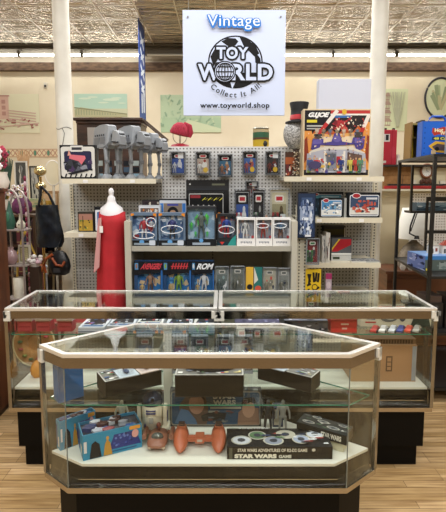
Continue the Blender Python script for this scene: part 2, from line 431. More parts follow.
m = MB(); x, z = XZ(46, 86, WY); m.box(x-.03, x+.03, WY-.04, WY-.001, z-.05, z+.06, mat('d8d2c4')); m.box(x-.015, x+.02, WY-.06, WY-.04, z-.03, z+.01, mat('333333'))
tag(m.build('wall_sensor', None, (x, WY, z), loc=(x, WY, z)), 'small white and black sensor high on the cream wall', 'sensor')

# blue banner hanging from the ceiling
def banner():
    Y0, Y1 = 7.9, 8.5; x = XZ(138, 17, Y0)[0]; zt_ = CZ-.02; zb = zat(119, Y0)
    m = MB(); m.box(-.004, .004, 0, Y1-Y0, zb-zt_, 0, mat('1f3f86', .55))
    A = Art(m, (.004, 0, zb-zt_), (0, Y1-Y0, 0), (0, 0, zt_-zb), .001)
    B = Art(m, (-.004, Y1-Y0, zb-zt_), (0, -(Y1-Y0), 0), (0, 0, zt_-zb), .001)
    for Q in (A, B):
        v = .93
        for k in range(4):
            Q.line(.2, v-.04, .8, v-.16, .07, 'd7dee8'); Q.line(.8, v-.06, .25, v-.14, .06, 'd7dee8'); v -= .16
        Q.rect(.25, .08, .42, .28, 'd7dee8'); Q.rect(.55, .1, .75, .3, 'd7dee8'); Q.rect(.25, .3, .75, .34, 'd7dee8')
    t = tag(m.build('banner', loc=(x, Y0, zt_)), 'tall narrow blue banner with white lettering hanging from the tin ceiling', 'banner')
banner()

# the hanging shop sign
def sign():
    Y = 3.3; x0, z0 = XZ(183.5, 115.5, Y); x1, z1 = XZ(286, 10, Y)
    W = x1-x0; Hh = z1-z0
    t = thing('hanging_sign', 'square white hanging shop sign with black globe logo and web address', 'sign', ((x0+x1)/2, Y, z0))
    m = MB(); m.box(-W/2, W/2, 0, .012, 0, Hh, mat('c4d0ec', .45)); m.build('panel', t, bevel=.001)
    m = MB(); A = Art(m, (-W/2, 0, 0), (W, 0, 0), (0, 0, Hh), .0007)
    def T(px, py): return (px-183.5)/102.5, (115.5-py)/105.5
    def tx(s_, px0, px1, pyb, pyt, c, bold, sp_=1.0, skew=0):
        u0, v0 = T(px0, pyb); u1, v1 = T(px1, pyt); A.text(s_, u0, v0, u1-u0, v1-v0, c, bold, sp_, skew)
    # globe
    K = '0e0e10'
    gu, gv = T(236, 61.5); A.ell(gu, gv, 27.5/102.5, 26.5/105.5, K, 40); A.ell(gu, gv, 26/102.5, 25/105.5, 'c4d0ec', 40)
    def gp(pts, c=K): A.poly([T(*q) for q in pts], c); A.l -= .5
    gp([(222, 41), (228, 37.5), (236, 38), (239, 41), (236, 45), (229, 46)]); gp([(240, 36.5), (248, 39), (256, 45), (260, 53), (255, 56), (249, 50), (244, 45)])
    gp([(211, 56), (215, 49), (220, 47), (219, 58), (214, 66)]); gp([(255, 50), (261, 58), (262, 66), (256, 62)])
    gp([(211, 72), (261, 72), (258, 78), (252, 83), (243, 87), (233, 87.5), (222, 84), (215, 78)])
    gp([(231, 82), (237, 80), (234, 86), (233, 89)], 'c4d0ec')
    # TOY
    def blk(s_, px0, px1, pyb, pyt, b, sp_):
        u0, v0 = T(px0, pyb); u1, v1 = T(px1, pyt)
        A.halo(s_, u0, v0, u1-u0, v1-v0, K, .017, b, sp_); A.text(s_, u0, v0, u1-u0, v1-v0, 'c4d0ec', b, sp_)
    blk('TOY', 217, 249, 58.5, 46.5, .035, 1.1)
    blk('W', 198.5, 221, 80, 63.5, .035, 1); blk('RLD', 232.5, 273.5, 80, 63.5, .035, 1.12)
    u, v = T(225.5, 71.5); A.ell(u, v, 11/102.5, 11/105.5, K, 30); A.ell(u, v, 9.8/102.5, 9.8/105.5, 'c4d0ec', 30)
    A.loop(u, v, 9.2/102.5, 9.2/105.5, .009, K, 28)
    A.l += 1
    for k in (-.55, 0, .55): A.line(u-.085*math.sqrt(1-k*k), v+k*.085, u+.085*math.sqrt(1-k*k), v+k*.085, .007, K)
    for k in (.035, .065): A.loop(u, v, k, .085, .008, K, 24)
    A.line(u, v-.085, u, v+.085, .007, K); A.l += 1
    A.arctext('Collect It All!', gu, gv+.0, 36/102.5, 36/105.5, radians(224), radians(318), .072, K, .02)
    tx('www.toyworld.shop', 200.5, 270.5, 109.7, 102.7, K, .03, 1.1)
    # Vintage
    u0, v0 = T(208.5, 30); u1, v1 = T(260, 15.5)
    A.halo('Vintage', u0, v0-.006, u1-u0, v1-v0, '2f78cc', .012, .01, 1.05); A.text('Vintage', u0, v0, u1-u0, v1-v0, 'e4e9f5', .0, 1.05)
    m.build('lettering', t)
    for sx in (-1, 1):
        m = MB(); m.tube([(sx*(W/2-.04), .006, Hh-.03), (sx*(W/2-.04), .006, CZ-z0)], .0018, mat('8d8a84'), 5); m.build('wire', t)
        m = MB(); m.lathe([(.006, -.004), (.006, .004)], mat('77777a'), 8, (0,0,0), Matrix.Translation((sx*(W/2-.035), -.002, Hh-.045))@Matrix.Rotation(pi/2, 4, 'X')); m.build('eyelet', t)
sign()
# ---------------------------------------------------------------- display cases
CHROME = mat('c9c7c2', .12, 1.0); FRAME = mat('e2e0da', .3, .55); BRASSY = mat('aea699', .22, 1.0)
BLACK = mat('050505', .5, 0, .15); GLOSSB = mat('050505', .1, 0, .3); DECKM = mat('dcdacb', .5); CAPM = mat('d7d5cb', .4)
def inset(poly, d):
    n = len(poly); out = []
    ds = d if isinstance(d, (list, tuple)) else [d]*n
    lines = []
    for i in range(n):
        a = Vector(poly[i]); b = Vector(poly[(i+1) % n]); e = (b-a).normalized(); nn = Vector((-e.y, e.x))
        lines.append((a+nn*ds[i], e))
    for i in range(n):
        p, e = lines[i-1]; q, g = lines[i]
        den = e.x*g.y-e.y*g.x
        t = ((q-p).x*g.y-(q-p).y*g.x)/den
        out.append(tuple(p+e*t))
    return out
ZT = .965; ZB = .367
def case(label, poly, deck, dz, shelf, sz, plinth, step, rails, posts, thin=(), back=()):
    n = len(poly); cx = sum(p[0] for p in poly)/n; cy = sum(p[1] for p in poly)/n; off = (cx, cy, 0)
    t = thing('display_case', label, 'display case', off, 0)
    m = MB(); m.prism(plinth, step[1], ZB-.012, BLACK); m.build('plinth', t, off)
    m = MB(); m.prism(inset(plinth, step[0]), 0, step[1]-.0005, mat('040404', .5, 0, .15)); m.build('toe_kick', t, off)
    m = MB(); m.ring(poly, inset(poly, .022), ZB-.012, ZB+.012, BRASSY); m.prism(inset(poly, .022), ZB-.011, ZB, GLOSSB); m.build('bottom_frame', t, off)
    # glossy apron rising to the deck
    low = inset(poly, .012)
    m = MB()
    for i in range(n):
        if i in back: continue
        j = (i+1) % n
        a, b, c, d = Vector((*low[i], ZB+.013)), Vector((*low[j], ZB+.013)), Vector((*deck[j], dz-.013)), Vector((*deck[i], dz-.013))
        ns = 10; rows = []
        for q in range(ns+1):
            th = pi/2*q/ns; fx = 1-cos(th); fz = 1-sin(th)
            l = Vector((d.x+(a.x-d.x)*fx, d.y+(a.y-d.y)*fx, a.z+(d.z-a.z)*fz)); r = Vector((c.x+(b.x-c.x)*fx, c.y+(b.y-c.y)*fx, a.z+(d.z-a.z)*fz))
            rows.append((l, r))
        m.add([p for lr in rows for p in lr], [(2*q+2, 2*q+3, 2*q+1, 2*q) for q in range(ns)], GLOSSB, True)
        l, r = rows[5]; e = (b-a).normalized(); outw = Vector((e.y, -e.x, 0))*.002; up = Vector((0, 0, .003))
        m.add([l+outw, r+outw, r+up+outw, l+up+outw], [(0, 1, 2, 3)], CHROME)  # added silver strip stands for light reflected along the glossy apron
    m.build('apron', t, off)
    m = MB(); m.prism(deck, dz-.012, dz, DECKM); m.build('deck', t, off, bevel=.002)
    # glass walls
    wall_o = inset(poly, .004); wall_i = inset(poly, .009)
    for i in range(n):
        j = (i+1) % n
        m = MB(); q = [wall_o[i], wall_o[j], wall_i[j], wall_i[i]]
        m.prism(q, ZB+.0125, ZT-.062 if i in rails else ZT-.02, GLASS)
        m.build('front_glass' if i in rails else ('rear_glass' if i in back else 'side_glass'), t, off)
    m = MB(); m.prism(inset(poly, .024), ZT-.006, ZT-.0005, TGLASS); m.build('top_glass', t, off)
    m = MB(); m.ring(poly, inset(poly, .023), ZT-.018, ZT, FRAME); m.build('top_frame', t, off, bevel=.002)
    for i in rails:
        j = (i+1) % n; q = [poly[i], poly[j], wall_i[j], wall_i[i]]
        m = MB(); m.prism(q, ZT-.062, ZT-.0185, RAILM); m.build('top_rail', t, off)
    for i in posts:
        x, y = poly[i]; ix, iy = inset(poly, .014)[i]; v = Vector((ix-x, iy-y)).normalized()
        m = MB(); c = Vector((x, y))+v*.009
        a = math.atan2(v.y, v.x)
        M = Matrix.Translation((c.x, c.y, 0))@Matrix.Rotation(a-pi/4, 4, 'Z')
        m.box(-.009, .011, -.009, .011, ZB+.0125, ZT-.019, mat('8f8d8a', .1, 1.0), M); m.build('corner_post', t, off, bevel=.001)
        m = MB(); M2 = Matrix.Translation((c.x, c.y, 0))@Matrix.Rotation(a-pi/4, 4, 'Z')
        m.box(-.012, .026, -.012, .012, ZT-.075, ZT-.0175, CAPM, M2); m.box(-.012, .012, -.012, .026, ZT-.06, ZT-.0175, CAPM, M2); m.build('corner_bracket', t, off, bevel=.002)
    for i in thin:
        x, y = inset(poly, .006)[i]
        m = MB(); m.box(x-.002, x+.002, y-.002, y+.002, ZB+.0125, ZT-.02, mat('8d9490', .2, .3)); m.build('glass_joint', t, off)
    m = MB(); m.prism(shelf, sz-.006, sz, GLASS, side=GEDGE); m.build('glass_shelf', t, off)
    return t, off
RAILM = mat('857f79', .14, 1.0)
# front corner case (seven-foot wide polygon, counter-clockwise from front left)
P = [(-.655, 1.836), (.523, 1.836), (.688, 1.972), (.299, 2.267), (-.439, 2.267), (-.796, 1.952)]
FD = .47
DP = [(-.60, 1.866), (.475, 1.866), (.655, 1.985), (.29, 2.25), (-.43, 2.25), (-.765, 1.965)]
SH = inset(P, [.05, .03, .016, .016, .016, .03])
PL = inset(P, [.05, .05, .03, .03, .03, .05])
fc, foff = case('angled glass corner display case standing nearest, in front of the two long cases', P, DP, FD, SH, .725, PL, (.03, .10), rails=(0, 1, 5), posts=(2, 5), thin=(0, 1), back=(2, 3, 4))
for px in (168, 240):
    m = MB(); x = (px-223)/467*2.33; m.box(x-.022, x+.022, 2.235, 2.25, FD, ZT-.02, mat('d6d3c3', .5)); m.build('shelf_standard', fc, foff)
BD = .48
BPs = []
for (x0, x1, lab) in ((-1.224, -.032, 'long glass display case behind on the left, red packets inside'), (-.026, 1.2, 'long glass display case behind on the right, cardboard carton inside')):
    P2 = [(x0, 2.55), (x1, 2.55), (x1, 3.0), (x0, 3.0)]
    D2 = inset(P2, [.05, .012, .012, .012]); S2 = inset(P2, [.03, .016, .016, .016]); L2 = inset(P2, [.03, .03, .03, .03])
    t, off = case(lab, P2, D2, BD, S2, .807, L2, (.025, .13), rails=(0,), posts=(0, 1, 2, 3), back=(2,))
    BPs.append((t, off))

# ---------------------------------------------------------------- product makers
def pbox(name, label, cat, x, y, z, w, h, d, side, art=None, group=None, rz=0, topart=None, tilt=None, leftart=None, edge=.001):
    """a printed carton: origin at its front bottom middle, front facing -y"""
    m = MB(); m.box(-w/2, w/2, 0, d, 0, h, mat(side, .4) if isinstance(side, str) else side)
    if art: art(Art(m, (-w/2, 0, 0), (w, 0, 0), (0, 0, h)))
    if topart: topart(Art(m, (-w/2, 0, h), (w, 0, 0), (0, d, 0)))
    if leftart: leftart(Art(m, (-w/2, d, 0), (0, -d, 0), (0, 0, h)))
    o = m.build(name, loc=(x, y, z), rz=rz)
    if tilt: o.rotation_euler[0] = tilt
    return tag(o, label, cat, group)
def at(px0, px1, py0, Y, z):
    """x centre, width and height of a thing standing on z at distance Y spanning these pixels"""
    zz = XZ(0, py0, Y)[1]; x0 = XX(px0, (z+zz)/2, Y); x1 = XX(px1, (z+zz)/2, Y)
    return (x0+x1)/2, x1-x0, zz-z

def winbox(name, label, x, y, z, w, h, d, frame, back, fn, win=(.08, .2, .92, .92), group=None, base=None, rz=0, figs=()):
    """window box: printed shell with an open front, a figure inside and a clear pane"""
    t = thing(name, label, 'toy box', (x, y, z), rz, group)
    m = MB(); Mf = mat(frame, .4); u0, v0, u1, v1 = win; k = .003
    m.box(-w/2, w/2, d-k, d, 0, h, mat(back, .45)); m.box(-w/2, -w/2+k, 0, d-k, 0, h, Mf); m.box(w/2-k, w/2, 0, d-k, 0, h, Mf)
    m.box(-w/2+k, w/2-k, 0, d-k, 0, k, Mf); m.box(-w/2+k, w/2-k, 0, d-k, h-k, h, Mf)
    m.box(-w/2+k, w/2-k, 0, k, k, h*v0, Mf); m.box(-w/2+k, w/2-k, 0, k, h*v1, h-k, Mf)
    m.box(-w/2+k, -w/2+w*u0, 0, k, h*v0, h*v1, Mf); m.box(-w/2+w*u1, w/2-k, 0, k, h*v0, h*v1, Mf)
    m.box(-w/2+k, w/2-k, .034, .036, k, h-k, mat(back, .45))
    A = Art(m, (-w/2+.004, .034, .004), (w-.008, 0, 0), (0, 0, h-.008), .0005)
    B = Art(m, (-w/2, 0, 0), (w, 0, 0), (0, 0, h)); fn(A, B)
    m.build('carton', t)
    for (fu, fv, fh, b, s, l) in figs:
        q = MB(); fig3(q, -w/2+w*fu, .0205, h*fv, h*fh, b, s, l); q.build('toy_figure', t)
    q = MB(); q.box(-w/2+w*u0-.001, -w/2+w*u1+.001, .0032, .0042, h*v0-.001, h*v1+.001, CLEAR); q.build('window', t)
    return t

def carded(label, x, y, z, w, h, cols, group, name='carded_figure', case_=True, rz=0, sticker=None, badge=None, flip=False, logo='b8303a', cat='action figure'):
    """blister carded figure in a clear protective case, origin bottom front middle"""
    t = thing(name, label, cat, (x, y, z), rz, group)
    bg, pic, fb, fs = cols
    m = MB(); m.box(-w*.45, w*.45, .012, .0135, h*.03, h*.97, mat(bg, .4)); A = Art(m, (-w*.45, .012, h*.03), (w*.9, 0, 0), (0, 0, h*.94))
    A.rrect(.05, .03, .95, .97, 'b9bcc0', .06); A.rrect(.075, .045, .925, .955, bg, .05)
    A.rrect(.1, .07, .9, .72, pic, .04); A.ell(.62, .45, .16, .16, fb, 12); A.ell(.62, .62, .09, .07, fs, 12)
    A.blobs(7, hash(label) % 999 if False else len(label)*7, [pic, fb, 'd8d8da', '26324a'], .4, .1, .88, .5, .1)
    A.rrect(.25, .76, .75, .9, 'e6e2da', .08); A.rect(.32, .79, .68, .87, logo)
    if badge: A.ell(.68, .22, .17, .12, badge, 16)
    if sticker: A.rect(.5, .72, .88, .98, sticker)
    m.build('backing_card', t)
    fx = -w*.2
    m = MB(); fig3(m, fx, .0, h*.1, h*.46, fb, fs); m.build('toy_figure', t)
    m = MB(); m.box(fx-w*.17, fx+w*.17, -.012, .0118, h*.07, h*.6, CLEAR); m.build('blister', t)
    if case_:
        m = MB(); k = .0015; a = w/2; 
        m.box(-a, a, .016, .016+k, 0, h, CLEAR); m.box(-a, a, -.016-k, -.016, 0, h, CLEAR)
        E = mat('9aa0a6', .15, 0, .6)
        for q in ((-a, -a+.003, 0, h), (a-.003, a, 0, h), (-a, a, 0, .003), (-a, a, h-.003, h)): m.box(q[0], q[1], -.016, .016, q[2], q[3], E)
        m.build('protective_case', t)
    return t
# ---------------------------------------------------------------- inside the front case
def bagart(A):
    R = random.Random(11)
    A.rect(.02, .02, .98, .98, '1c2233')
    A.blobs(26, 12, ['2b3a66', '1b2038', 'c9ccd4', '7f8794', 'd9dce2', '452a2c', '3c5f9a', 'a43f3c'], 0, 0, 1, 1, .1)
    A.poly([(.55, .55), (.8, .95), (.95, .85), (.72, .45)], 'dfe2e6')
def binfront(A):
    B = '3189ae'
    A.rect(0, 0, 1, 1, B)
    A.poly([(.42, .2), (.52, .78), (.9, .78), (.98, .2)], '26357c')
    R = random.Random(2)
    for k in range(26):
        A.ell(R.uniform(.48, .9), R.uniform(.25, .74), .022, .05, R.choice(['3c4f9e', '1a245c', '5f76b8']), 6); A.l -= .9
    A.rect(.4, .1, .9, .14, '1c4f7b'); A.ell(.88, .66, .06, .17, 'd8a09a', 14); A.rrect(.78, .84, .97, .98, 'dd9a3f', .02)
    A.poly([(.1, .03), (.14, .6), (.2, .7), (.27, .55), (.3, .03)], '16181c'); A.poly([(.33, .03), (.36, .5), (.4, .68), (.45, .5), (.48, .03)], 'b98b3a'); A.ell(.405, .72, .025, .08, 'c79b4c', 10)
    A.rect(.012, .3, .06, .75, 'd9dadb')
def binleft(A):
    A.rect(0, 0, 1, 1, '3189ae'); A.rect(.08, .12, .35, .85, '26357c'); A.rect(.5, .1, .8, .45, 'd7d6cf')
def bin_(label, x, y, w, h, d, rz):
    t = thing('counter_bin', label, 'toy bin', (x, y, FD+.0005), rz, 'blue bins of bagged toys')
    m = MB(); m.box(0, w, 0, .003, 0, h, mat('3189ae', .4)); m.box(0, .003, .003, d, 0, h, mat('3189ae', .4)); m.box(w-.003, w, .003, d, 0, h, mat('3189ae', .4)); m.box(.003, w-.003, d-.003, d, 0, h, mat('3189ae', .4)); m.box(.003, w-.003, .003, d-.003, 0, .003, mat('3189ae', .4))
    binfront(Art(m, (0, 0, 0), (w, 0, 0), (0, 0, h))); binleft(Art(m, (0, d, 0), (0, -d, 0), (0, 0, h))); m.build('tray', t)
    m = MB(); R = random.Random(5)
    m.box(.0035, w-.0035, .0035, d-.0035, .004, h*.88, mat('1c2233'))
    for k in range(22):
        cx_ = R.uniform(.03, w-.03); cy_ = R.uniform(.02, d-.02); s = R.uniform(.02, .03)
        a = R.uniform(0, pi); pts = [(cx_+s*cos(a+q*2*pi/5), cy_+s*.6*sin(a+q*2*pi/5)) for q in range(5)]
        pts = [(min(w-.005, max(.005, p)), min(d-.005, max(.005, q))) for p, q in pts]
        m.prism(pts, h*.88, h*.9+R.uniform(.002, .016), mat(R.choice(['2b3a66', 'b9bec8', '7f8794', 'e3e5ea', '452a2c', '3c5f9a', '94444a']), .2))
    m.build('bagged_toys', t)
    return t
bin_('blue printed counter bin of bagged toys, nearest and larger of the two', -.60, 1.885, .258, .114, .125, radians(25))
bin_('blue counter bin of bagged toys, mostly behind the nearer blue bin at the left corner', -.725, 1.962, .17, .135, .04, radians(40.7))

def robot():
    x, y = XY(153.5, 430, FD); y = 2.12
    t = thing('toy_robot', 'cream barrel-bodied toy robot with dark blue domed top and two side legs', 'toy robot', (x, y, FD))
    Wt = mat('d8d0b8', .4); Bl = mat('27336b', .35); h = .225
    m = MB(); m.lathe([(.045, .035), (.05, .04), (.05, .145), (.046, .15)], Wt, 20)
    m.build('body', t)
    m = MB(); m.lathe([(.05, .1505), (.049, .165), (.043, .185), (.028, .2), (.005, .207)], mat('303a50', .25, .4), 20); m.lathe([(.008, 0), (.008, .006)], mat('111318', .1), 10, (0, 0, 0), Matrix.Translation((.008, -.041, .183))@Matrix.Rotation(radians(70), 4, 'X')); m.build('dome', t)
    m = MB()
    for zz in (.128, .116): m.box(-.022, .022, -.052, -.044, zz, zz+.006, Bl)
    m.box(-.009, .011, -.053, -.045, .072, .098, mat('a9a9a2')); m.box(-.032, -.024, -.053, -.04, .05, .065, Bl); m.box(.026, .032, -.052, -.04, .05, .065, Bl); m.build('panel_markings', t)
    for s in (-1, 1):
        m = MB(); m.box(min(s*.053, s*.07), max(s*.053, s*.07), -.018, .018, .03, .14, Wt); m.box(min(s*.046, s*.08), max(s*.046, s*.08), -.035, .03, 0.0005, .04, Wt); m.box(min(s*.07, s*.073), max(s*.07, s*.073), -.01, .01, .06, .11, Bl); m.build('leg', t, bevel=.003)
robot()
def landspeeder():
    x, y = XY(156.5, 451, FD); y = 1.945
    t = thing('toy_hover_car', 'brown toy hover car with rounded nose and dark windscreen', 'toy vehicle', (x, y, FD))
    Br = mat('8d5a45', .4); n = 14
    m = MB()
    secs = []
    for yy, w, zb, zt_ in ((0, .02, .022, .034), (.008, .038, .014, .042), (.03, .045, .008, .05), (.07, .047, .008, .056), (.11, .044, .01, .055), (.13, .036, .014, .05)):
        secs.append([(w*cos(2*pi*i/n), yy, (zb+zt_)/2+(zt_-zb)/2*sin(2*pi*i/n)) for i in range(n)])
    m.loft([s[::-1] for s in secs], Br); m.build('hull', t)
    m = MB(); m.ell((0, .05, .05), (.028, .02, .018), mat('5d625e', .1, .3), 12, 6); m.build('windscreen', t)
    for s in (-1, 1):
        m = MB(); m.tube([(s*.062, .05, .045), (s*.062, .13, .045)], .012, Br, 10); m.box(min(s*.04, s*.062), max(s*.04, s*.062), .09, .11, .04, .05, Br); m.build('engine_pod', t)
        m = MB(); m.ell((s*.03, .012, .02), (.011, .008, .008), mat('b9a48c', .2), 8, 5); m.build('headlight', t)
    m = MB(); m.tube([(0, .1, .054), (0, .1, .074)], .006, mat('7c3e30'), 8); m.ell((0, .1, .08), (.011, .01, .011), mat('8d4a3a'), 8, 6); m.build('rear_engine', t)
landspeeder()
def podcar():
    x, y = XY(199, 457, FD); y = 1.925
    t = thing('toy_pod_craft', 'orange toy craft with two pointed pods joined by a bar', 'toy vehicle', (x, y, FD))
    Or = mat('b5603f', .4); n = 14
    for s in (-1, 1):
        m = MB(); secs = []
        for yy, w, zb, zt_ in ((0, .004, .012, .018), (.015, .018, .004, .035), (.04, .03, .001, .055), (.08, .036, .0005, .072), (.11, .033, .0005, .084), (.135, .024, .004, .088), (.15, .014, .01, .08)):
            secs.append([(s*.085+w*cos(2*pi*i/n), yy, (zb+zt_)/2+(zt_-zb)/2*sin(2*pi*i/n)) for i in range(n)])
        m.loft([q[::-1] for q in secs], Or); m.build('pod', t)
        m = MB(); m.box(s*.085-.014, s*.085+.014, .098, .125, .08, .094, mat('54423c', .2)); m.box(s*.085-.018, s*.085+.018, .096, .1, .078, .084, mat('c97a58')); m.build('cockpit_canopy', t)
    m = MB(); m.box(-.055, .055, .06, .09, .03, .048, Or); m.box(-.02, .02, .052, .1, .026, .056, Or); m.box(-.012, .012, .05, .0525, .034, .046, mat('b9a89a')); m.build('connecting_bar', t, bevel=.002)
podcar()

def starbox(A):
    A.rrect(.01, .03, .99, .97, '8a8578', .03); A.rrect(.02, .06, .98, .94, '2a4a66', .03)
    A.poly([(.12, .06), (.1, .6), (.2, .9), (.38, .92), (.42, .5), (.4, .06)], '5d4a40'); A.ell(.29, .62, .085, .28, 'a9806a', 16); A.poly([(.2, .8), (.24, .93), (.36, .92), (.39, .7), (.34, .82)], '2c221e')
    A.poly([(.05, .1), (.12, .5), (.2, .45), (.28, .2), (.3, .06)], '4d6c8c')
    A.poly([(.34, .3), (.45, .42), (.62, .38), (.6, .2), (.36, .15)], '1e2226'); A.rect(.4, .62, .99, .68, '5e6c74')
    A.poly([(.74, .06), (.75, .4), (.82, .55), (.97, .52), (.98, .06)], '8a6a58'); A.ell(.86, .5, .07, .25, 'b18a72', 14); A.poly([(.77, .55), (.8, .8), (.92, .82), (.96, .62), (.88, .68)], '201a18')
    A.text('STAR', .47, .77, .25, .16, 'c4c8c2', .05); A.text('WARS', .47, .6, .25, .15, 'c4c8c2', .05)
    A.rect(.44, .5, .78, .56, 'a9a698'); A.blobs(14, 4, ['34414c', '5b6872', '8a8c84', '6c3f38'], .42, .1, .72, .46, .05)
x, w, h = at(169, 262, 393, 2.13, FD)
pbox('game_box', 'wide dark blue game box standing at the back under the glass shelf, two faces', 'game box', x, 2.175, FD+.0005, w, .186, .04, '1b2026', starbox)
def r2top(A):
    A.rect(.0, .0, 1, 1, '191a1c'); 
    for u, v, ru, c in ((.14, .35, .1, 'c9ccd0'), (.3, .6, .09, '5c7a5a'), (.45, .3, .1, '8d93a0'), (.58, .62, .1, 'b5b0a0'), (.72, .35, .09, '9aa4b8'), (.87, .6, .09, 'c5c9d2')):
        A.ell(u, v, ru, .24, 'b8b4a4'); A.ell(u, v, ru*.85, .2, c); A.ell(u, v, ru*.4, .1, '3c4048', 8)
    A.blobs(20, 6, ['d6d8da', '3b4660', '4f7b4c', '8b3a34', '23262a'], .03, .08, .97, .8, .05)
    A.text('STAR WARS', .12, .86, .3, .1, 'd8d8d4', .04)
def r2front(A):
    A.rect(0, 0, 1, 1, '24201a'); A.rect(0, .5, 1, .52, '0d0c0a')
    A.text('STAR WARS ADVENTURES OF R2-D2 GAME', .1, .6, .66, .28, 'd9d5c6', .03)
    A.text('STAR WARS', .07, .08, .4, .36, 'e2ddcc', .07); A.text('GAME', .49, .1, .12, .27, 'd9d5c6', .04)
    A.ell(.82, .78, .018, .13, 'c9c6ba', 10); A.rect(.02, .05, .05, .95, '5b5a4c')
x0, y0 = XY(227, 454.5, FD); x1, _ = XY(330.5, 454.5, FD)
pbox('game_box', 'flat black board game box with oval pictures lying right of the orange toy craft', 'game box', (x0+x1)/2, 1.9, FD+.0005, (x1-x0), .055, .155, '1b1a18', r2front, topart=r2top, group='black board game boxes on the white deck')
def plan(A):
    A.rect(0, 0, 1, 1, '2c2f2e')
    for u, v, r in ((.2, .3, .13), (.45, .65, .12), (.7, .3, .13), (.85, .7, .1), (.3, .82, .1)): A.ell(u, v, r, r*1.1, 'b4b2a6'); A.ell(u, v, r*.8, r*.85, '76797a'); A.ell(u, v, r*.35, r*.4, '3a3e44', 8)
    A.blobs(16, 9, ['c8c8c0', '555a58', '4f6e50', '20242a'], 0, 0, 1, 1, .07)
pbox('riser_block', 'small cream riser block under the tilted game box at the right', 'riser', .448, 2.003, FD+.0005, .2, .04, .075, 'cfc8a8', rz=radians(-32))
def planf(A): A.rect(0, 0, 1, 1, '1d1e1c'); A.text('STAR WARS', .5, .2, .4, .55, 'd9d6c8', .05)
pbox('game_box', 'black board game box with round planet pictures raised on the cream block', 'game box', .442, 1.997, FD+.0415, .235, .045, .095, '1f201e', planf, topart=plan, rz=radians(-32), group='black board game boxes on the white deck')
# boxes on the glass shelf
def flattop(seed, base='2c2a28'):
    def f(A):
        A.rect(0, 0, 1, 1, 'b9b7ae'); A.rect(.02, .04, .98, .96, '77756f'); A.text('COMICS', .1, .5, .3, .3, 'd8d4c4', .05) if False else None
        A.blobs(60, seed, ['c9ccd0', '8a8f98', 'a93f38', '3f5f8a', 'd9c98a', '5c7a5a', '2a2d33', 'e4e2da'], .03, .06, .97, .94, .06)
    return f
SZ = .7255
def dk(A): A.rect(.01, .05, .99, .95, '15120f')
pbox('game_box', 'long dark game box with comic-print lid angled on the left of the glass shelf', 'game box', -.399, 2.015, SZ, .265, .072, .13, '16130f', dk, topart=flattop(21), rz=radians(30.8), group='dark game boxes on the glass shelf')
pbox('game_box', 'dark game box square to the front in the middle of the glass shelf', 'game box', -.06, 1.955, SZ, .30, .10, .16, '100e0c', dk, topart=flattop(22), group='dark game boxes on the glass shelf')
pbox('game_box', 'wide dark game box with silver foil lid angled on the right of the glass shelf', 'game box', .28, 2.07, SZ, .275, .072, .10, '17140f', dk, topart=flattop(23, '8d8f90'), rz=radians(-34.4), group='dark game boxes on the glass shelf')
pbox('toy_box', 'plain bright blue carton at the left corner of the glass shelf', 'toy box', -.655, 1.93, SZ, .11, .16, .06, '17568f', rz=radians(40), leftart=lambda A: A.rect(.1, .1, .9, .9, '1c5f9c'))
m = MB(); m.loft([[(w*cos(a), .045*sin(a)*(1+.1*sin(3*a)), zz) for a in [2*pi*i/20 for i in range(20)]] for zz, w in ((0, .11), (.02, .12), (.035, .09), (.05, .04))], mat('17191c', .3), False); m.box(-.03, .03, -.02, .02, .0, .062, mat('3a3e44', .3))
tag(m.build('toy_speeder', loc=(-.06, 2.03, SZ+.1005)), 'dark bagged toy vehicle on top of the middle dark game box', 'toy vehicle')
for i, (x, y, c, rz) in enumerate(((-.44, 2.04, 'b9c4cc', 30), (-.36, 2.09, 'c9b8b0', 34), (.27, 2.12, 'aeb9c4', -34))):
    m = MB(); m.box(-.045, .045, -.05, .05, 0, .004, mat(c, .4)); m.box(-.03, .03, -.035, .035, .0041, .018, CLEAR); fig = mat(['3a4a6a', '7a3a34', '5a5e52'][i]); m.ell((0, .0, .011), (.012, .026, .006), fig, 8, 5); m.ell((0, .03, .011), (.008, .008, .006), fig, 8, 5)
    tag(m.build('flat_packet', loc=(x, y, SZ+.0735), rz=radians(rz)), ['pale packet with blue figure lying on the left dark game box', 'pinkish packet with red figure lying on the left dark game box', 'pale packet with olive figure lying on the right dark game box'][i], 'toy packet')
cols = [('20242c', '3a5a86', '2f3a4a', 'b8a288'), ('1a1a1c', '8a3a34', '6a5a48', 'b8a288'), ('20242c', '4a6a56', '3a4238', 'c9c0b0'), ('202024', '5a6a8a', 'c9c9c4', 'c9c9c4'), ('1a1a1c', '9a7a44', '2a2a30', '202024'), ('22262a', '44607a', '5a4a3a', 'b89878')]
for i, (x, c) in enumerate(zip((-.385, -.21, -.115, .01, .105), cols)):
    carded('carded figure at the back of the nearest case, %s of five' % ['leftmost', 'second from left', 'middle', 'fourth from left', 'rightmost'][i], x, 2.226, SZ, .085, .19, c, 'carded figures at the back of the nearest case')
# dim figures behind on the deck
for i, (px, c, l) in enumerate(((268, '2b2b2c', 'small black toy figure standing on the deck right of the wide dark blue box'), (283, '8c8c84', 'small grey toy figure standing on the deck at the back right'), (122, 'b9b39c', 'small cream toy figure standing on the deck left of the barrel robot'))):
    m = MB(); fig3(m, 0, 0, 0, .16, c, c); o = m.build('toy_figure', loc=(XX(px, .6, 2.13), 2.125 if px < 200 else 2.13, FD+.0005)); tag(o, l, 'toy figure')
m = MB(); m.box(-.025, .025, 0, .05, 0, .1, mat('26324a', .4)); A = Art(m, (-.025, 0, 0), (.05, 0, 0), (0, 0, .1)); A.rect(.1, .1, .55, .9, 'b9b09c'); A.rect(.65, .1, .9, .9, '3c5f7a')
tag(m.build('toy_box', loc=(.27, 2.17, FD+.0005)), 'small upright white and navy box on the deck behind the board game boxes', 'toy box')

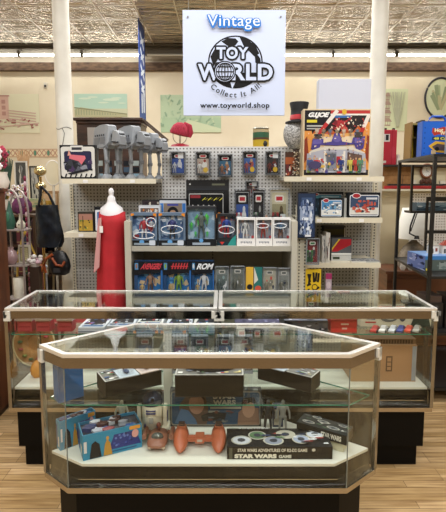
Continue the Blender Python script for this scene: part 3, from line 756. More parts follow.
# ---------------------------------------------------------------- inside the two long cases
S2 = .8075
for i, (p0, p1) in enumerate(((6, 14.5), (17, 31.7), (36, 50), (57.3, 72))):
    x0 = XX(p0, .85, 2.62); x1 = XX(p1, .85, 2.62)
    if i == 0: x0 = -1.195
    m = MB(); w = x1-x0; m.box(-w/2, w/2, 0, .07, .0, .062, mat('b23a44', .35)); m.box(-w/2-.004, w/2+.004, -.004, .1, .0625, .075, mat('d8c9c4', .25))
    A = Art(m, (-w/2, 0, 0), (w, 0, 0), (0, 0, .062)); A.rect(.06, .1, .94, .9, 'c44a52'); A.rect(.1, .4, .9, .52, 'a8333c')
    B = Art(m, (-w/2-.004, -.004, .075), (w+.008, 0, 0), (0, .104, 0)); B.rect(.05, .05, .95, .95, 'd9b7a8'); B.blobs(8, i+40, ['c44a52', 'e8e2dc', 'c9b04a', 'f0eee8'], .1, .1, .9, .9, .2)
    tag(m.build('toy_packet', loc=((x0+x1)/2, 2.62, S2)), 'red toy packet with pale top on the left case shelf, %s of four' % ['leftmost', 'second from left', 'third from left', 'rightmost'][i], 'toy packet', 'red packets on the left case shelf')
for i in range(4):
    x = -1.13+i*.13
    pbox('toy_packet', 'pale red packet, back row of left case shelf, %s of four' % ['leftmost', 'second from left', 'third from left', 'rightmost'][i], 'toy packet', x, 2.78, S2, .1, .075, .12, 'c98a86', lambda A: A.rect(.1, .1, .9, .9, 'c4545a'), topart=lambda A: (A.rect(.05, .05, .95, .95, 'dcd3cb'), A.blobs(9, 3, ['c44a52', 'f0eee8', 'b9a07a'], .1, .1, .9, .9, .2)), group='back row of red packets on the left case shelf')
R = random.Random(17)
mags = []
for i in range(5):
    x0 = -.80+i*.165
    s = 100+i
    def top(A, s=s, c=['d9dde2', 'cfd4dc', 'e0e0dc', 'c9cfd8', 'd3d0cc'][i]):
        A.rect(0, 0, 1, 1, c); A.poly([(.08, .3), (.2, .9), (.85, .9), (.92, .3)], '26282c'); A.rect(.1, .08, .9, .22, '5f7fa8')
        A.blobs(20, s, ['f0f0ee', '8a8f98', 'b04a4a', '3f5f8a', '22252b', 'd8d8e0', '7b6a9a'], .03, .05, .97, .95, .08)
    m = MB(); nm = ['tilted', 'blue-edged', 'white', 'dark printed', 'pale blue'][i]
    pbox('magazine_stack', '%s bagged magazines lying flat in the left case, %s of five stacks' % (nm, ['leftmost', 'second from left', 'middle', 'second from right', 'rightmost'][i]), 'magazines', x0+.045, 2.6, S2, .15, .03+.008*(i % 3), .22, 'c5cad2', lambda A: (A.rect(0, .1, 1, .3, '5a6270'), A.rect(0, .5, 1, .62, '8a929e')), topart=top, group='bagged magazines in the left case')
for i in range(5):
    x0 = -.76+i*.17
    m = MB(); fig3(m, 0, 0, 0, .1, ['6a6a66', '8a8478', '4a5560', '90908c', '5c4a40'][i]); tag(m.build('toy_figure', loc=(x0, 2.92, S2)), 'small toy figure at the back of the left case shelf, %s of five' % ['leftmost', 'second from left', 'middle', 'second from right', 'rightmost'][i], 'toy figure', 'figures at the back of the left case')
# right case
def bag(A):
    A.rect(0, 0, 1, 1, '54506a'); A.blobs(26, 5, ['8a88a8', '2c2a3a', 'b9b8cc', '6c6a86', '3f3d50'], 0, 0, 1, 1, .1)
pbox('magazine_stack', 'dark purple bagged magazines just right of the joint between the long cases', 'magazines', .2, 2.62, S2, .26, .05, .2, '3f3c52', lambda A: A.blobs(14, 8, ['8a88a8', '2c2a3a', 'b9b8cc'], .02, .05, .98, .95, .1), topart=bag)
pbox('magazine_stack', 'grey bagged magazines left of the red tin in the right long case', 'magazines', .48, 2.62, S2, .25, .065, .2, '55565e', lambda A: A.blobs(14, 9, ['c9c8d4', '33323a', 'a9a8bc', '6c5a6a'], .02, .05, .98, .95, .1), topart=lambda A: (A.rect(0, 0, 1, 1, '777884'), A.blobs(20, 7, ['c9c8d8', '2c2a3a', '9a98b0'], 0, 0, 1, 1, .1)))
x, w, h = at(331, 357, 317, 2.6, S2)
pbox('red_tin', 'small bright red tin with a lettered label in the right long case', 'tin', x, 2.6, S2, w, .078, .12, 'b3332c', lambda A: (A.rect(.04, .06, .96, .9, 'c23a31'), A.rect(.38, .58, .68, .7, 'd8b8a0'), A.rect(.42, .25, .62, .38, 'd8a898')), topart=lambda A: (A.rect(.05, .05, .95, .95, '8f2a25'), A.blobs(10, 2, ['d8d8d8', '3a3a3a'], .2, .1, .9, .9, .1)))
def longbox(A):
    A.rect(0, 0, 1, 1, 'd3cdb4'); A.text('STAR', .08, .62, .13, .27, '2b4a86', .05); A.text('WARS', .08, .38, .13, .22, '2b4a86', .05); A.rect(.07, .2, .22, .28, 'b3443c')
    A.ell(.4, .55, .13, .3, '5d5f5c'); A.ell(.42, .55, .08, .18, 'a9a99c'); A.ell(.34, .62, .03, .1, '23242a'); A.ell(.59, .58, .05, .3, '45484c'); A.ell(.59, .6, .03, .18, '8a8a84', 10)
    A.poly([(.7, .0), (.76, .7), (.82, .95), (.88, .7), (.95, .6), (.99, 0)], '2c3a34'); A.blobs(10, 3, ['1f2622', '54685c', '3a4a44'], .74, .05, .97, .7, .05)
pbox('toy_box', 'long cream boxed toy set with blue title at the back of the right case', 'toy box', XX(396, .86, 2.72), 2.72, S2, .425, .108, .06, 'c5bfa6', longbox)
for i, (px, c) in enumerate(((375, 'b4413a'), (383.5, 'd8d6d0'), (393, 'c9cccf'), (401, '3f4a8a'), (409, 'c94a34'), (417, 'a9a69c'))):
    t = thing('toy_car', ['red', 'white', 'silver', 'blue', 'orange', 'grey'][i]+' miniature car in the row before the long cream box', 'toy car', (XX(px, S2+.02, 2.62), 2.62, S2), radians(-35), 'miniature cars in the right long case')
    m = MB(); m.loft([[(-.018, yy, zb), (.018, yy, zb), (.018*k, yy, zt_), (-.018*k, yy, zt_)] for yy, zb, zt_, k in ((-.04, .006, .016, .9), (-.015, .006, .021, .9), (-.005, .006, .034, .7), (.02, .006, .034, .7), (.03, .006, .022, .9), (.042, .006, .019, .9))], mat(c, .25), False); m.build('car_body', t)
    for s in (-1, 1):
        for yy in (-.025, .025):
            m = MB(); m.lathe([(.009, -.003), (.009, .003)], mat('151515'), 10, (0, 0, 0), Matrix.Translation((s*.019, yy, .0092))@Matrix.Rotation(pi/2, 4, 'Y')); m.build('wheel', t)
def carton(A):
    A.rect(0, 0, 1, 1, 'a37d58'); A.rect(.53, .28, .63, .7, '5f4630'); A.rect(.55, .32, .61, .66, 'a37d58'); A.line(.55, .42, .61, .42, .006, '5f4630'); A.line(.55, .54, .61, .54, .006, '5f4630')
    for k in range(4): A.line(.05+k*.1, .3, .08+k*.1, .62, .003, '8a6744'); A.line(.04, .62-k*.09, .42, .62-k*.09, .002, '8a6744')
    A.rect(.93, .03, .995, .97, '8f9294')
x0 = XX(352, .6, 2.67); x1 = XX(417, .6, 2.67)
pbox('cardboard_carton', 'brown cardboard carton on the white deck of the right long case', 'carton', (x0+x1)/2, 2.68, BD+.0005, x1-x0, .225, .25, '9c7650', carton)
pbox('cardboard_carton', 'low open brown tray on top of the brown cardboard carton', 'carton', (x0+x1)/2+.03, 2.7, BD+.2265, (x1-x0)*.85, .03, .2, '7c5c3c', lambda A: [A.rect(.05+k*.05, .1, .08+k*.05, .9, '4a3522') for k in range(18)] and None)
# round tan drum lying in the left case
t = thing('straw_hat', 'large round tan hat with pale brim edge, seen through the left long case', 'hat', (-1.42, 3.42, .46), 0)
HM = noisy('tan_felt', '9a6a34', 'c08a4c', 12, .8); M = Matrix.Rotation(radians(84), 4, 'X')@Matrix.Scale(1.1, 4)
m = MB(); m.lathe([(.07, -.02), (.075, .0), (.14, .012), (.152, .02), (.152, .026), (.14, .02), (.07, .01), (.055, -.015)], HM, 30, (0, 0, 0), M, .95, 1); m.build('brim', t)
m = MB(); m.lathe([(.07, -.021), (.065, -.06), (.04, -.075), (.01, -.078)], HM, 24, (0, 0, 0), M); m.build('crown', t)
m = MB(); m.tube([M @ Vector((.15*cos(2*pi*k/30)*.95, .15*sin(2*pi*k/30), .024)) for k in range(31)], .006, mat('c9b98a', .6), 6); m.build('brim_edging', t)
m = MB()
for k in range(12):
    a = k*.5; m.ell(M @ Vector((.105*cos(a)*.9, .105*sin(a), .025)), (.02, .02, .01), mat(['3f5f34', '9c2f34', '7d8a3c'][k % 3]), 6, 4)
m.build('leaf_trim', t)
m = MB(); m.box(-1.57, -1.27, 3.3, 3.75, 0, .285, mat('6a5844', .7)); tag(m.build('low_crate', None, (-1.42, 3.5, 0), loc=(-1.42, 3.5, 0)), 'low brown crate under the large tan hat behind the left long case', 'crate')
m = MB(); m.lathe([(.02, 0), (.036, .02), (.038, .05), (.03, .08), (.012, .1), (.004, .105)], mat('c98a3a', .5), 14)
tag(m.build('gourd', loc=(XX(37, .52, 2.75), 2.75, BD+.0005)), 'small orange gourd-shaped ornament on the left case deck', 'ornament')

# ---------------------------------------------------------------- shelving
STEEL = mat('b9b5a8', .5); CREAM = noisy('cream_metal', 'd8d0b8', 'e3dcc6', 3, .5); PEGG = pegmat('pegboard_grey', 'b4b3ad', '45433f'); PEGW = pegmat('pegboard_white', 'e2e1de', '77736c'); PANEL = mat('b8b3a4', .55)
def standard(t, x0, x1, y0, y1, z0, z1, mt):
    off = tuple(t.location); m = MB(); m.box(x0, x1, y0, y1, z0, z1, mt); A = Art(m, (x0, y0, z0), (x1-x0, 0, 0), (0, 0, z1-z0), .0008)
    n = int((z1-z0)/.026)
    for k in range(n):
        for u in ((.25, .7) if x1-x0 > .05 else (.35,)): A.rect(u, (k+.3)/n, u+(.1 if x1-x0 > .05 else .3), (k+.75)/n, '3a3833'); A.l -= 1
    m.build('slotted_upright', t, off)
def shelf(t, x0, x1, y0, y1, z, name='shelf', tags=0):
    off = tuple(t.location); m = MB(); m.box(x0, x1, y0, y1, z-.008, z, CREAM); m.box(x0, x1, y0-.004, y0, z-.04, z, CREAM); m.box(x0, x0+.004, y0, y1, z-.03, z-.0085, STEEL); m.box(x1-.004, x1, y0, y1, z-.03, z-.0085, STEEL)
    o = m.build(name, t, off)
    for k in range(tags):
        u = x0+(x1-x0)*(k+.5)/tags; q = MB(); q.box(u-.02, u+.02, y0-.006, y0-.0045, z-.034, z-.008, mat('f0eeea')); q.build('price_tag', o, off)
PY = 4.15
ztop = zat(146.5, PY)
xl = XX(162, 1.7, PY); xr = XX(292, 1.7, PY)
cu = thing('shelving_unit', 'centre shelving unit with white pegboard above two crowded shelves', 'shelving unit', (0, 3.9, 0), 0, 'pegboard shelving units'); off = (0, 3.9, 0)
m = MB(); m.box(xl, xr, PY, PY+.02, 1.0, ztop, PEGW); m.build('pegboard', cu, off)
Yc = 3.5; sx0 = XX(125, 1.1, Yc); sx1 = XX(131, 1.1, Yc); rx0 = XX(291.5, 1.1, Yc); rx1 = XX(297, 1.1, Yc)
for a, b in ((sx0, sx1), (rx0, rx1)):
    m = MB(); zz = zat(221.5, Yc); m.add([(a, Yc, 0), (b, Yc, 0), (b, PY-.001, 0), (a, PY-.001, 0), (a, Yc, zz), (b, Yc, zz), (b, PY-.001, zz+.03), (a, PY-.001, zz+.03)], [(0,3,2,1),(4,5,6,7),(0,1,5,4),(1,2,6,5),(2,3,7,6),(3,0,4,7)], PANEL); m.build('side_panel', cu, off)
m = MB(); m.box(sx1+.001, rx0-.001, 4.06, 4.075, .05, 1.15, mat('cbc1a8', .6)); A = Art(m, (-.1, 4.06, .8), (.02, 0, 0), (0, 0, .35), .0008)
for k in range(12): A.rect(.3, k/12, .7, k/12+.05, '55503f'); A.l -= 1
m.build('back_panel', cu, off)
ZC = zat(247, Yc); ZL = .80
m = MB(); m.box(sx1+.001, rx0-.001, Yc+.02, PY-.001, ZC-.02, ZC, STEEL); m.box(sx1+.001, rx0-.001, Yc+.016, Yc+.0195, ZC-.035, ZC+.004, mat('a8a498', .4)); m.build('shelf', cu, off)
m = MB(); m.box(sx1+.001, rx0-.001, Yc-.01, 4.059, ZL-.02, ZL, STEEL); m.build('shelf', cu, off)
m = MB(); m.box(sx1+.001, rx0-.001, Yc, 4.059, .06, .09, STEEL); m.build('shelf', cu, off)
# left bay
LY = 3.85; PL2 = 4.24
lu = thing('shelving_unit', 'left shelving unit of grey pegboard with walker toys on its top shelf', 'shelving unit', (-1, 4.0, 0), 0, 'pegboard shelving units'); off = (-1, 4.0, 0)
z1s = 1.70; z2s = zat(232.7, LY)
xa = XX(62, 1.7, LY); xb = XX(156, 1.7, LY)
m = MB(); m.box(XX(75, 1.2, PL2), xb+.0, PL2, PL2+.02, .1, z1s-.01, PEGG); m.build('pegboard', lu, off)
standard(lu, XX(71.5, 1.2, PL2), XX(75, 1.2, PL2)-.001, PL2-.01, PL2+.02, .0, z1s-.045, CREAM)
shelf(lu, xa, xb, LY, PL2-.012, z1s, tags=2); shelf(lu, xa, sx0-.01, LY, PL2-.012, z2s, tags=2)
shelf(lu, xa, sx0-.01, LY, PL2-.012, .45)
# right bay
RY = 3.80
ru = thing('shelving_unit', 'right shelving unit of grey pegboard with the large battle playset box on top', 'shelving unit', (1, 4.0, 0), 0, 'pegboard shelving units'); off = (1, 4.0, 0)
z1r = zat(176.5, RY); z2r = zat(218, RY); z3r = zat(263, RY)
ra = XX(284, z1r, RY); rb = XX(384, z1r, RY)
m = MB(); m.box(xr+.002, XX(371, 1.3, PL2), PL2, PL2+.02, .1, z1r-.01, PEGG); m.build('pegboard', ru, off)
standard(ru, XX(371.5, 1.2, PL2)+.001, XX(376, 1.2, PL2), PL2-.01, PL2+.02, .0, z1r-.045, CREAM)
shelf(ru, ra, rb, RY, PY-.002, z1r, tags=2); shelf(ru, max(rx1+.012, xr+.004), rb, RY, PL2-.012, z2r, tags=2); shelf(ru, max(rx1+.012, xr+.004), rb, RY, PL2-.012, z3r)
shelf(ru, max(rx1+.012, xr+.004), rb, RY, PL2-.012, .72)
standard(ru, rx1+.006, XX(308, 1.1, 3.62), 3.62, 3.645, 0, zat(205, 3.62), mat('ddd6c2', .5))

# ---------------------------------------------------------------- carded figures on the white pegboard
pegc = [((170, 186, 151.5, 175), ('1f2126', '3f5aa0', 'c9ccd2', 'd9d4c8'), 'f0f0ee', None, 'pegged carded figure furthest left, blue picture and white price sticker'),
        ((195, 211, 151.5, 175.5), ('1f2022', 'b9a89a', 'e2e0d8', 'a04438'), None, 'd8b44a', 'pegged carded figure second from left, pale picture and gold badge'),
        ((217.3, 233, 154, 177), ('1c1f28', '3f6a86', '9c6a48', 'b9a288'), None, None, 'pegged carded figure in the middle, hung slightly lower with brown figure'),
        ((242, 257.5, 151, 175), ('1f2022', '4a6aa6', 'a8584a', 'b9a288'), None, 'd8b43a', 'pegged carded figure second from right, blue picture and yellow badge'),
        ((265, 280.4, 151, 175), ('1a1b1e', '3a3a3c', '7a3a34', '5a3a30'), 'f0f0ee', 'e0b83a', 'pegged carded figure furthest right, black card, white sticker and yellow badge')]
for (a, b, c, d), colr, st, bd, lab in pegc:
    Yp = 4.10; z0 = zat(d, Yp); z1 = zat(c, Yp); x0 = XX(a, z0, Yp); x1 = XX(b, z0, Yp)
    t = carded(lab, (x0+x1)/2, Yp, z0, x1-x0, z1-z0, colr, 'carded figures hanging on the white pegboard', sticker=st, badge=bd)
    m = MB(); m.tube([(0, .048, z1-z0+.012), (0, -.01, z1-z0+.012), (0, -.022, z1-z0+.02)], .0025, CHROME, 6); m.box(-.014, .014, .0, .002, z1-z0-.002, z1-z0+.018, CLEAR); m.build('peg_hook', t)
Yp = 4.08; z0 = zat(189, Yp); z1 = zat(181, Yp)
t = carded('small dark carded figure pegged low behind the upright clear cases', XX(252, z0, Yp), Yp, z0-.08, .12, z1-z0+.08, ('1c1c1e', '4a3a3a', '8a4a44', 'b9a288'), None, sticker='f0f0ee')

# ---------------------------------------------------------------- centre shelf, main row
def dcart(seed, cols, orange=True):
    def f(A, B):
        A.rect(0, 0, 1, 1, cols[0]); A.blobs(30, seed, cols, 0, .2, 1, 1, .14)
        B.rect(0, 0, 1, .17, '17181b'); B.ell(.42, .12, .09, .07, '5f9ad0', 12); B.rect(.12, .03, .7, .09, '8c98a4'); B.rrect(.7, .02, .93, .17, 'c3cad6', .03)
        if orange: B.poly([(.02, .9), (.02, .985), (.14, .985), (.14, .93)], 'd8862f'); B.poly([(.98, .88), (.98, .985), (.86, .985), (.86, .93)], 'd8862f')
    return f
ZR = ZC+.0005
def wb(px0, px1, py0, Y, *a, **k): pass
x, w, h = at(130.5, 157, 213, 3.56, ZC)
t = winbox('figure_box', 'window box with red and white armoured toy figure, leftmost on the centre shelf', x, 3.56, ZR, w, h, .1, '5f7288', '4a6488', dcart(1, ['5a7aa6', '9ab2d0', 'dfe6ee', '4a6690', 'a84448']), figs=[(.5, .2, .66, 'a8343c', 'd8d8d8', 'c9ccd2'), (.78, .45, .34, 'c9ccd2', 'a8343c', 'b03a40')], group='window boxed figures on the centre shelf')
def rings(t, w, h, ls):
    m = MB()
    for (u, v, ru_, rv_) in ls: m.tube([(w*(u-.5)+w*ru_*cos(2*pi*k/24), -.003, h*v+h*rv_*sin(2*pi*k/24)) for k in range(25)], .0035, mat('e8ebf0', .4), 6)
    m.build('white_cord_loop', t)
rings(t, w, h, [(.5, .32, .4, .1), (.78, .72, .18, .13)])
x, w, h = at(158.5, 185.5, 213, 3.56, ZC)
t = winbox('figure_box', 'window box with grey-haired figure in dark blue cape, second on the centre shelf', x, 3.56, ZR, w, h, .1, '5f7288', '46607f', dcart(2, ['5a7aa0', 'a9bbd0', 'd5deea', '46608a', '7f9fba']), figs=[(.5, .2, .68, '2c3570', 'b9b6ae', '3a3a3c')], group='window boxed figures on the centre shelf')
rings(t, w, h, [(.5, .5, .4, .12)])
x, w, h = at(186.5, 216, 206.5, 3.55, ZC)
winbox('figure_box', 'large window box with bulky armoured toy figure trimmed in green', x, 3.55, ZR, w, h, .13, '20242a', '6f8ba4', lambda A, B: (A.rect(0, 0, 1, 1, '8fb0cc'), A.blobs(24, 3, ['b4cde0', '7a9ab8', 'c4d8e6', '84a2be'], 0, .1, 1, 1, .15), B.rect(0, 0, 1, .17, '17181b'), B.ell(.5, .14, .07, .05, '5f9ad0', 12), B.rect(.2, .03, .8, .09, '9aa6b4')), win=(.05, .18, .95, .94), figs=[(.5, .2, .68, '55605c', '4a5a50', '4c5652'), (.36, .5, .3, '4ec24c', '4ec24c', '4ec24c'), (.68, .55, .28, '4ec24c', '4ec24c', '4ec24c'), (.3, .22, .16, '4ec24c', '4ec24c', '4ec24c'), (.7, .22, .16, '4ec24c', '4ec24c', '4ec24c'), (.16, .4, .22, '4ec24c', '4ec24c', '4ec24c')], group='window boxed figures on the centre shelf')  # small plain green figures make up the green trim
x, w, h = at(217, 236, 214, 3.58, ZC)
t = winbox('figure_box', 'narrow window box with blue and red toy figure, right of the green-trimmed one', x, 3.58, ZR, w, h, .09, '1d2024', '2f3e4c', lambda A, B: (A.rect(0, 0, 1, 1, '5a6878'), A.blobs(20, 6, ['7f8c9a', '9aa6b0', '3a4a5c', 'b84a4c'], 0, .1, 1, 1, .14), B.rect(0, 0, 1, .12, '16303a'), B.poly([(.55, .0), (1, .0), (1, .35), (.75, .2)], '2f8a84'), B.poly([(.14, .12), (.4, .12), (.27, .02)], 'c43a34')), win=(.08, .25, .92, .93), figs=[(.5, .26, .66, '2f4a9a', 'b9967c', 'a8343c')], group='window boxed figures on the centre shelf')
rings(t, w, h, [(.5, .5, .42, .12)])
hs = [((237, 255.5), 'b9bab8', '9a9a98', 'e9e9e6', 'white boxed pale grey toy figure, first of the three white boxes'), ((256, 272.5), 'a0413c', 'c9a088', 'a0413c', 'white boxed red toy figure, middle of the three white boxes'), ((273, 290.5), '5a7a9a', '8a5a44', '6a4a3a', 'white boxed brown and blue toy figure, last of the three white boxes')]
for i, ((p0, p1), b, s, l, lab) in enumerate(hs):
    x, w, h = at(p0, p1, 218, 3.57, ZC)
    t = winbox('figure_box', lab, x, 3.57, ZR, w, h, .08, 'e4e2e0', '6a6f74', lambda A, B: (A.rect(0, 0, 1, 1, '9a9da4'), A.blobs(16, i+30, ['b4b8be', '777c84', 'cfd2d8', 'c4a094', '66789a'], 0, .1, 1, 1, .14), [B.rect(.2+.09*k, .09+.02*(k % 2), .26+.09*k, .16, '8a8d96') for k in range(7)], B.ell(.85, .32, .08, .06, '9a3f44', 10)), win=(.07, .26, .93, .93), figs=[(.45, .27, .66, b, s, l)], group='white window boxes on the centre shelf')
    if i: rings(t, w, h, [(.4, .72, .36, .08)])
# clear cased figures behind
for (p0, p1, top, colr, lab) in ((234, 250.5, 189, ('22242a', '3f5a9a', 'd6d6d4', 'd6d6d4'), 'upright clear case with white toy figure on blue and red card'), (252, 265, 188.5, ('1c1c1e', '2c2c2e', '3a3a3c', '9a9a96'), 'upright clear case with green and black carded figure'), (269.5, 289, 188.5, ('c9c2a4', '9a9474', '3a3226', '5a4a34'), 'upright clear case with pale olive card and two figures')):
    x, w, h = at(p0, p1, top, 3.86, ZC)
    t = carded(lab, x, 3.86, ZR, w, h, colr, 'upright clear cases on the centre shelf', name='carded_figure')
    m = MB(); fx = -w*.2; m.box(fx-w*.17, fx+w*.17, .008, .0116, h*.08, h*.55, mat({234: 'a8323c', 252: '2c6a44', 269.5: 'a83a3a'}[p0], .4)); m.build('blister_tray', t)
x, w, h = at(264.5, 268.8, 206, 3.84, ZC)
tag((lambda m: (m.lathe([(.016, 0), (.018, .12), (.012, .17), (.014, .2), (.003, .22)], mat('c9a08a', .4), 10), m.build('toy_figure', loc=(x, 3.87, ZR)))[1])(MB()), 'small pale pink figure between two upright clear cases', 'toy figure')
# big boxes at the back of the centre shelf
def zig(A):
    A.rrect(.02, .02, .98, .97, 'c9cac8', .03); A.rrect(.035, .03, .965, .955, '101113', .03)
    for k in range(7): A.poly([(.38+k*.08, .82+.025*(k % 2)), (.47+k*.08, .87+.02*(k % 2)), (.49+k*.08, .9), (.4+k*.08, .85)], 'd8d04a'); A.l -= .9
    A.rect(.06, .88, .34, .94, '8a2f34')
    for k in range(5): A.poly([(.08+k*.15, .68), (.12+k*.15, .75), (.18+k*.15, .71)], 'e0dcd8'); A.rect(.12+k*.15, .69, .16+k*.15, .72, 'b03a3a')
    A.ell(.86, .52, .08, .075, 'd8862f', 12); A.ell(.3, .5, .12, .1, '8a8c8e'); A.ell(.55, .5, .12, .1, '9c8a80')
x, w, h = at(189, 224, 192, 3.9, ZC)
pbox('playset_box', 'black boxed toy with jagged yellow lettering standing behind the green-trimmed figure', 'toy box', x, 3.83, ZR, w, h, .08, '0f1012', zig)
x, w, h = at(186.5, 229, 180, 4.0, ZC)
pbox('playset_box', 'tallest plain black box at the back of the centre shelf', 'toy box', x, 3.98, ZR, w, h, .1, '131416', lambda A: (A.rect(.02, .84, .98, .86, '3a3c40'), A.ell(.09, .93, .02, .014, 'd8d8d8', 8), A.rect(.6, .91, .9, .94, '6a6c5a'), A.rect(.02, .88, .98, .885, '55575a')))
x, w, h = at(126.5, 150, 200, 3.9, ZC)
pbox('toy_box', 'dark box with brown picture peeking above the leftmost window box', 'toy box', max(x, sx1+.02+w/2), 3.92, ZR, w, h, .09, '1d1a1b', lambda A: (A.rrect(.03, .03, .97, .97, '3b3034', .04), A.blobs(16, 4, ['8a5a44', 'b08a70', '2a2226', 'c9c0b0'], .1, .6, .9, .95, .1)))
x, w, h = at(139, 160.5, 205.5, 3.78, ZC)
pbox('toy_box', 'white framed box with orange and blue picture between the first two window boxes', 'toy box', x, 3.78, ZR, w, h, .07, 'c9ccd0', lambda A: (A.rrect(.03, .03, .97, .97, 'dfe2e6', .04), A.rect(.08, .7, .92, .93, '6a5a54'), A.blobs(12, 5, ['c97a3a', 'd8d0c8', '3f5a8a'], .1, .7, .9, .92, .08)))
x, w, h = at(159.5, 187, 199, 3.9, ZC)
pbox('toy_box', 'blue and white framed box with dark mask picture above the second window box', 'toy box', x, 3.88, ZR, w, h, .09, '16181c', lambda A: (A.rrect(.02, .02, .98, .97, 'c9ced6', .04), A.rect(.05, .6, .16, .9, '3f7ac4'), A.rect(.84, .55, .96, .9, '3f7ac4'), A.rect(.17, .4, .83, .9, '8a7a6c'), A.ell(.5, .68, .2, .14, '17161a'), A.ell(.5, .7, .1, .04, 'b08a70'), A.rect(.3, .84, .7, .89, '4a4f9a')))
x, w, h = at(150, 158, 224, 3.7, ZC)
x0 = XX(289.7, 1.3, 3.86)
m = MB(); m.box(-.02, .02, 0, .01, 0, .23, mat('c3c9c9', .4)); A = Art(m, (-.02, 0, 0), (.04, 0, 0), (0, 0, .23)); A.blobs(14, 7, ['5f8f96', 'c43a44', 'd8c05a', 'e8e8e4'], .05, .1, .95, .95, .2)
tag(m.build('comic_card', loc=(rx0-.03, 3.8, ZR)), 'small colourful carded toy at the right end of the centre shelf', 'toy')
# lower centre shelf
def legends(title, tcol, bodyc, seed):
    def f(A, B):
        A.rect(0, 0, 1, 1, '2f6fae'); A.blobs(22, seed, ['4f98d8', '3670ac', '6fb0e4', 'd8c09a'], 0, 0, 1, .75, .12)
        B.rect(0, .74, 1, 1, '14151a'); B.poly([(0, .6), (0, .75), (1, .75), (1, .68)], '14151a')
        B.rect(.03, .76, .15, .95, '4f86b4'); B.ell(.09, .86, .04, .07, bodyc, 8)
        B.rect(.94, 0, 1, .74, '2a5f9e')
        if title: B.text(title, .22, .77, .68, .17, tcol, .04, .95, .15)
        else:
            for k in range(6): B.poly([(.3+k*.1, .78), (.36+k*.1, .95), (.4+k*.1, .95), (.35+k*.1, .78)], tcol); B.l -= .9
            B.rect(.28, .84, .9, .87, tcol)
    return f
for (p0, p1), ti, tc, b, s, l, lab, sd in (((134, 162.5), 'AVENGERS', 'c4404a', '8a6a5a', 'c49a7c', '5a4238', 'blue and black boxed figure with red slanted title, first of the lower row', 51), ((163, 191), None, 'b83a40', '7a9a3a', 'c9a04a', '5f8a3c', 'blue and black boxed green and yellow figure, second of the lower row', 52), ((191.5, 214), 'ROM', 'dfe2e6', 'c9ccd0', 'dfe2e6', 'b9bcc2', 'blue and black boxed silver robot figure titled ROM', 53)):
    x, w, h = at(p0, p1, 261.5, 3.5, ZL)
    winbox('figure_box', lab, x, 3.51, ZL+.0005, w, h, .06, '1a3c64', '2f6fae', legends(ti, tc, b, sd), win=(.12, .05, .92, .66), figs=[(.55, .06, .62, b, s, l), (.26, .06, .3, 'b9a06a', 'b9a06a', 'b9a06a')], group='blue and black window boxes on the lower centre shelf')
for (p0, p1, top), colr, lab in (((215, 229, 267), ('8f9694', '707a78', '5d6866', '8fa4a8'), 'grey toy figure in clear case right of the silver robot box'), ((230.5, 245, 266.5), ('82867f', '6d716c', '6a6a60', '77776c'), 'dull olive toy figure in clear case, second after the silver robot box'), ((263, 277, 268), ('c3bfae', 'b5ad98', '8a8678', 'c9574c'), 'pale carded figure with red dot on the lower centre shelf'), ((278, 290.5, 268.5), ('a9aaa4', '8f918c', '6f716c', '8a8c88'), 'grey toy figure in clear case at the right end of the lower shelf')):
    x, w, h = at(p0, p1, top, 3.52, ZL)
    carded(lab, x, 3.54, ZL+.0005, w, h, colr, 'clear cased figures on the lower centre shelf', logo='6d726e')
x, w, h = at(246, 262.5, 267.5, 3.52, ZL)
pbox('comic_pack', 'yellow, black and teal comic pack on the lower centre shelf', 'toy pack', x, 3.54, ZL+.0005, w, h, .02, '3a3c3a', lambda A: (A.rect(.0, 0, .45, 1, 'd8ac3f'), A.ell(.24, .3, .18, .1, '1d1d20', 10), A.rect(.5, 0, 1, 1, '2f6f6a'), A.ell(.75, .25, .2, .1, 'c4543f', 10), A.poly([(.5, 1), (.75, .55), (.5, .4)], 'd0cec4')))

# ---------------------------------------------------------------- left shelves
def fighter(A):
    A.rrect(.01, .02, .99, .98, '17181b', .03); A.rrect(.03, .05, .97, .95, 'd5d4ce', .07); A.rrect(.12, .25, .88, .82, '2a2a48', .06)
    A.ell(.45, .4, .3, .2, '3a3c44'); A.blobs(24, 7, ['5a5c68', '26282e', '8a8c98', '4a3a5c', '202228'], .1, .2, .9, .7, .1)
    A.poly([(.28, .72), (.7, .68), (.72, .6), (.6, .42), (.52, .52), (.26, .6)], 'd4707c'); A.poly([(.22, .68), (.26, .86), (.32, .7)], 'd89a8c')
    A.rrect(.3, .8, .66, .98, 'd9d8d4', .03); A.rect(.34, .85, .62, .93, '3a3a40')
    for k in range(6): A.poly([(.12+k*.14, .04), (.16+k*.14, .15), (.2+k*.14, .15), (.16+k*.14, .04)], '202024'); A.l -= .9
    A.poly([(.2, .16), (.75, .3), (.8, .24), (.3, .12)], '23242a')
ZL1 = z1s+.0005
x, w, h = at(60, 96, 145, 3.88, z1s)
pbox('toy_box', 'black and white framed box picturing a pink toy fighter, left end of top shelf', 'toy box', x, 3.88, ZL1, w, h, .05, '1b1c20', fighter)
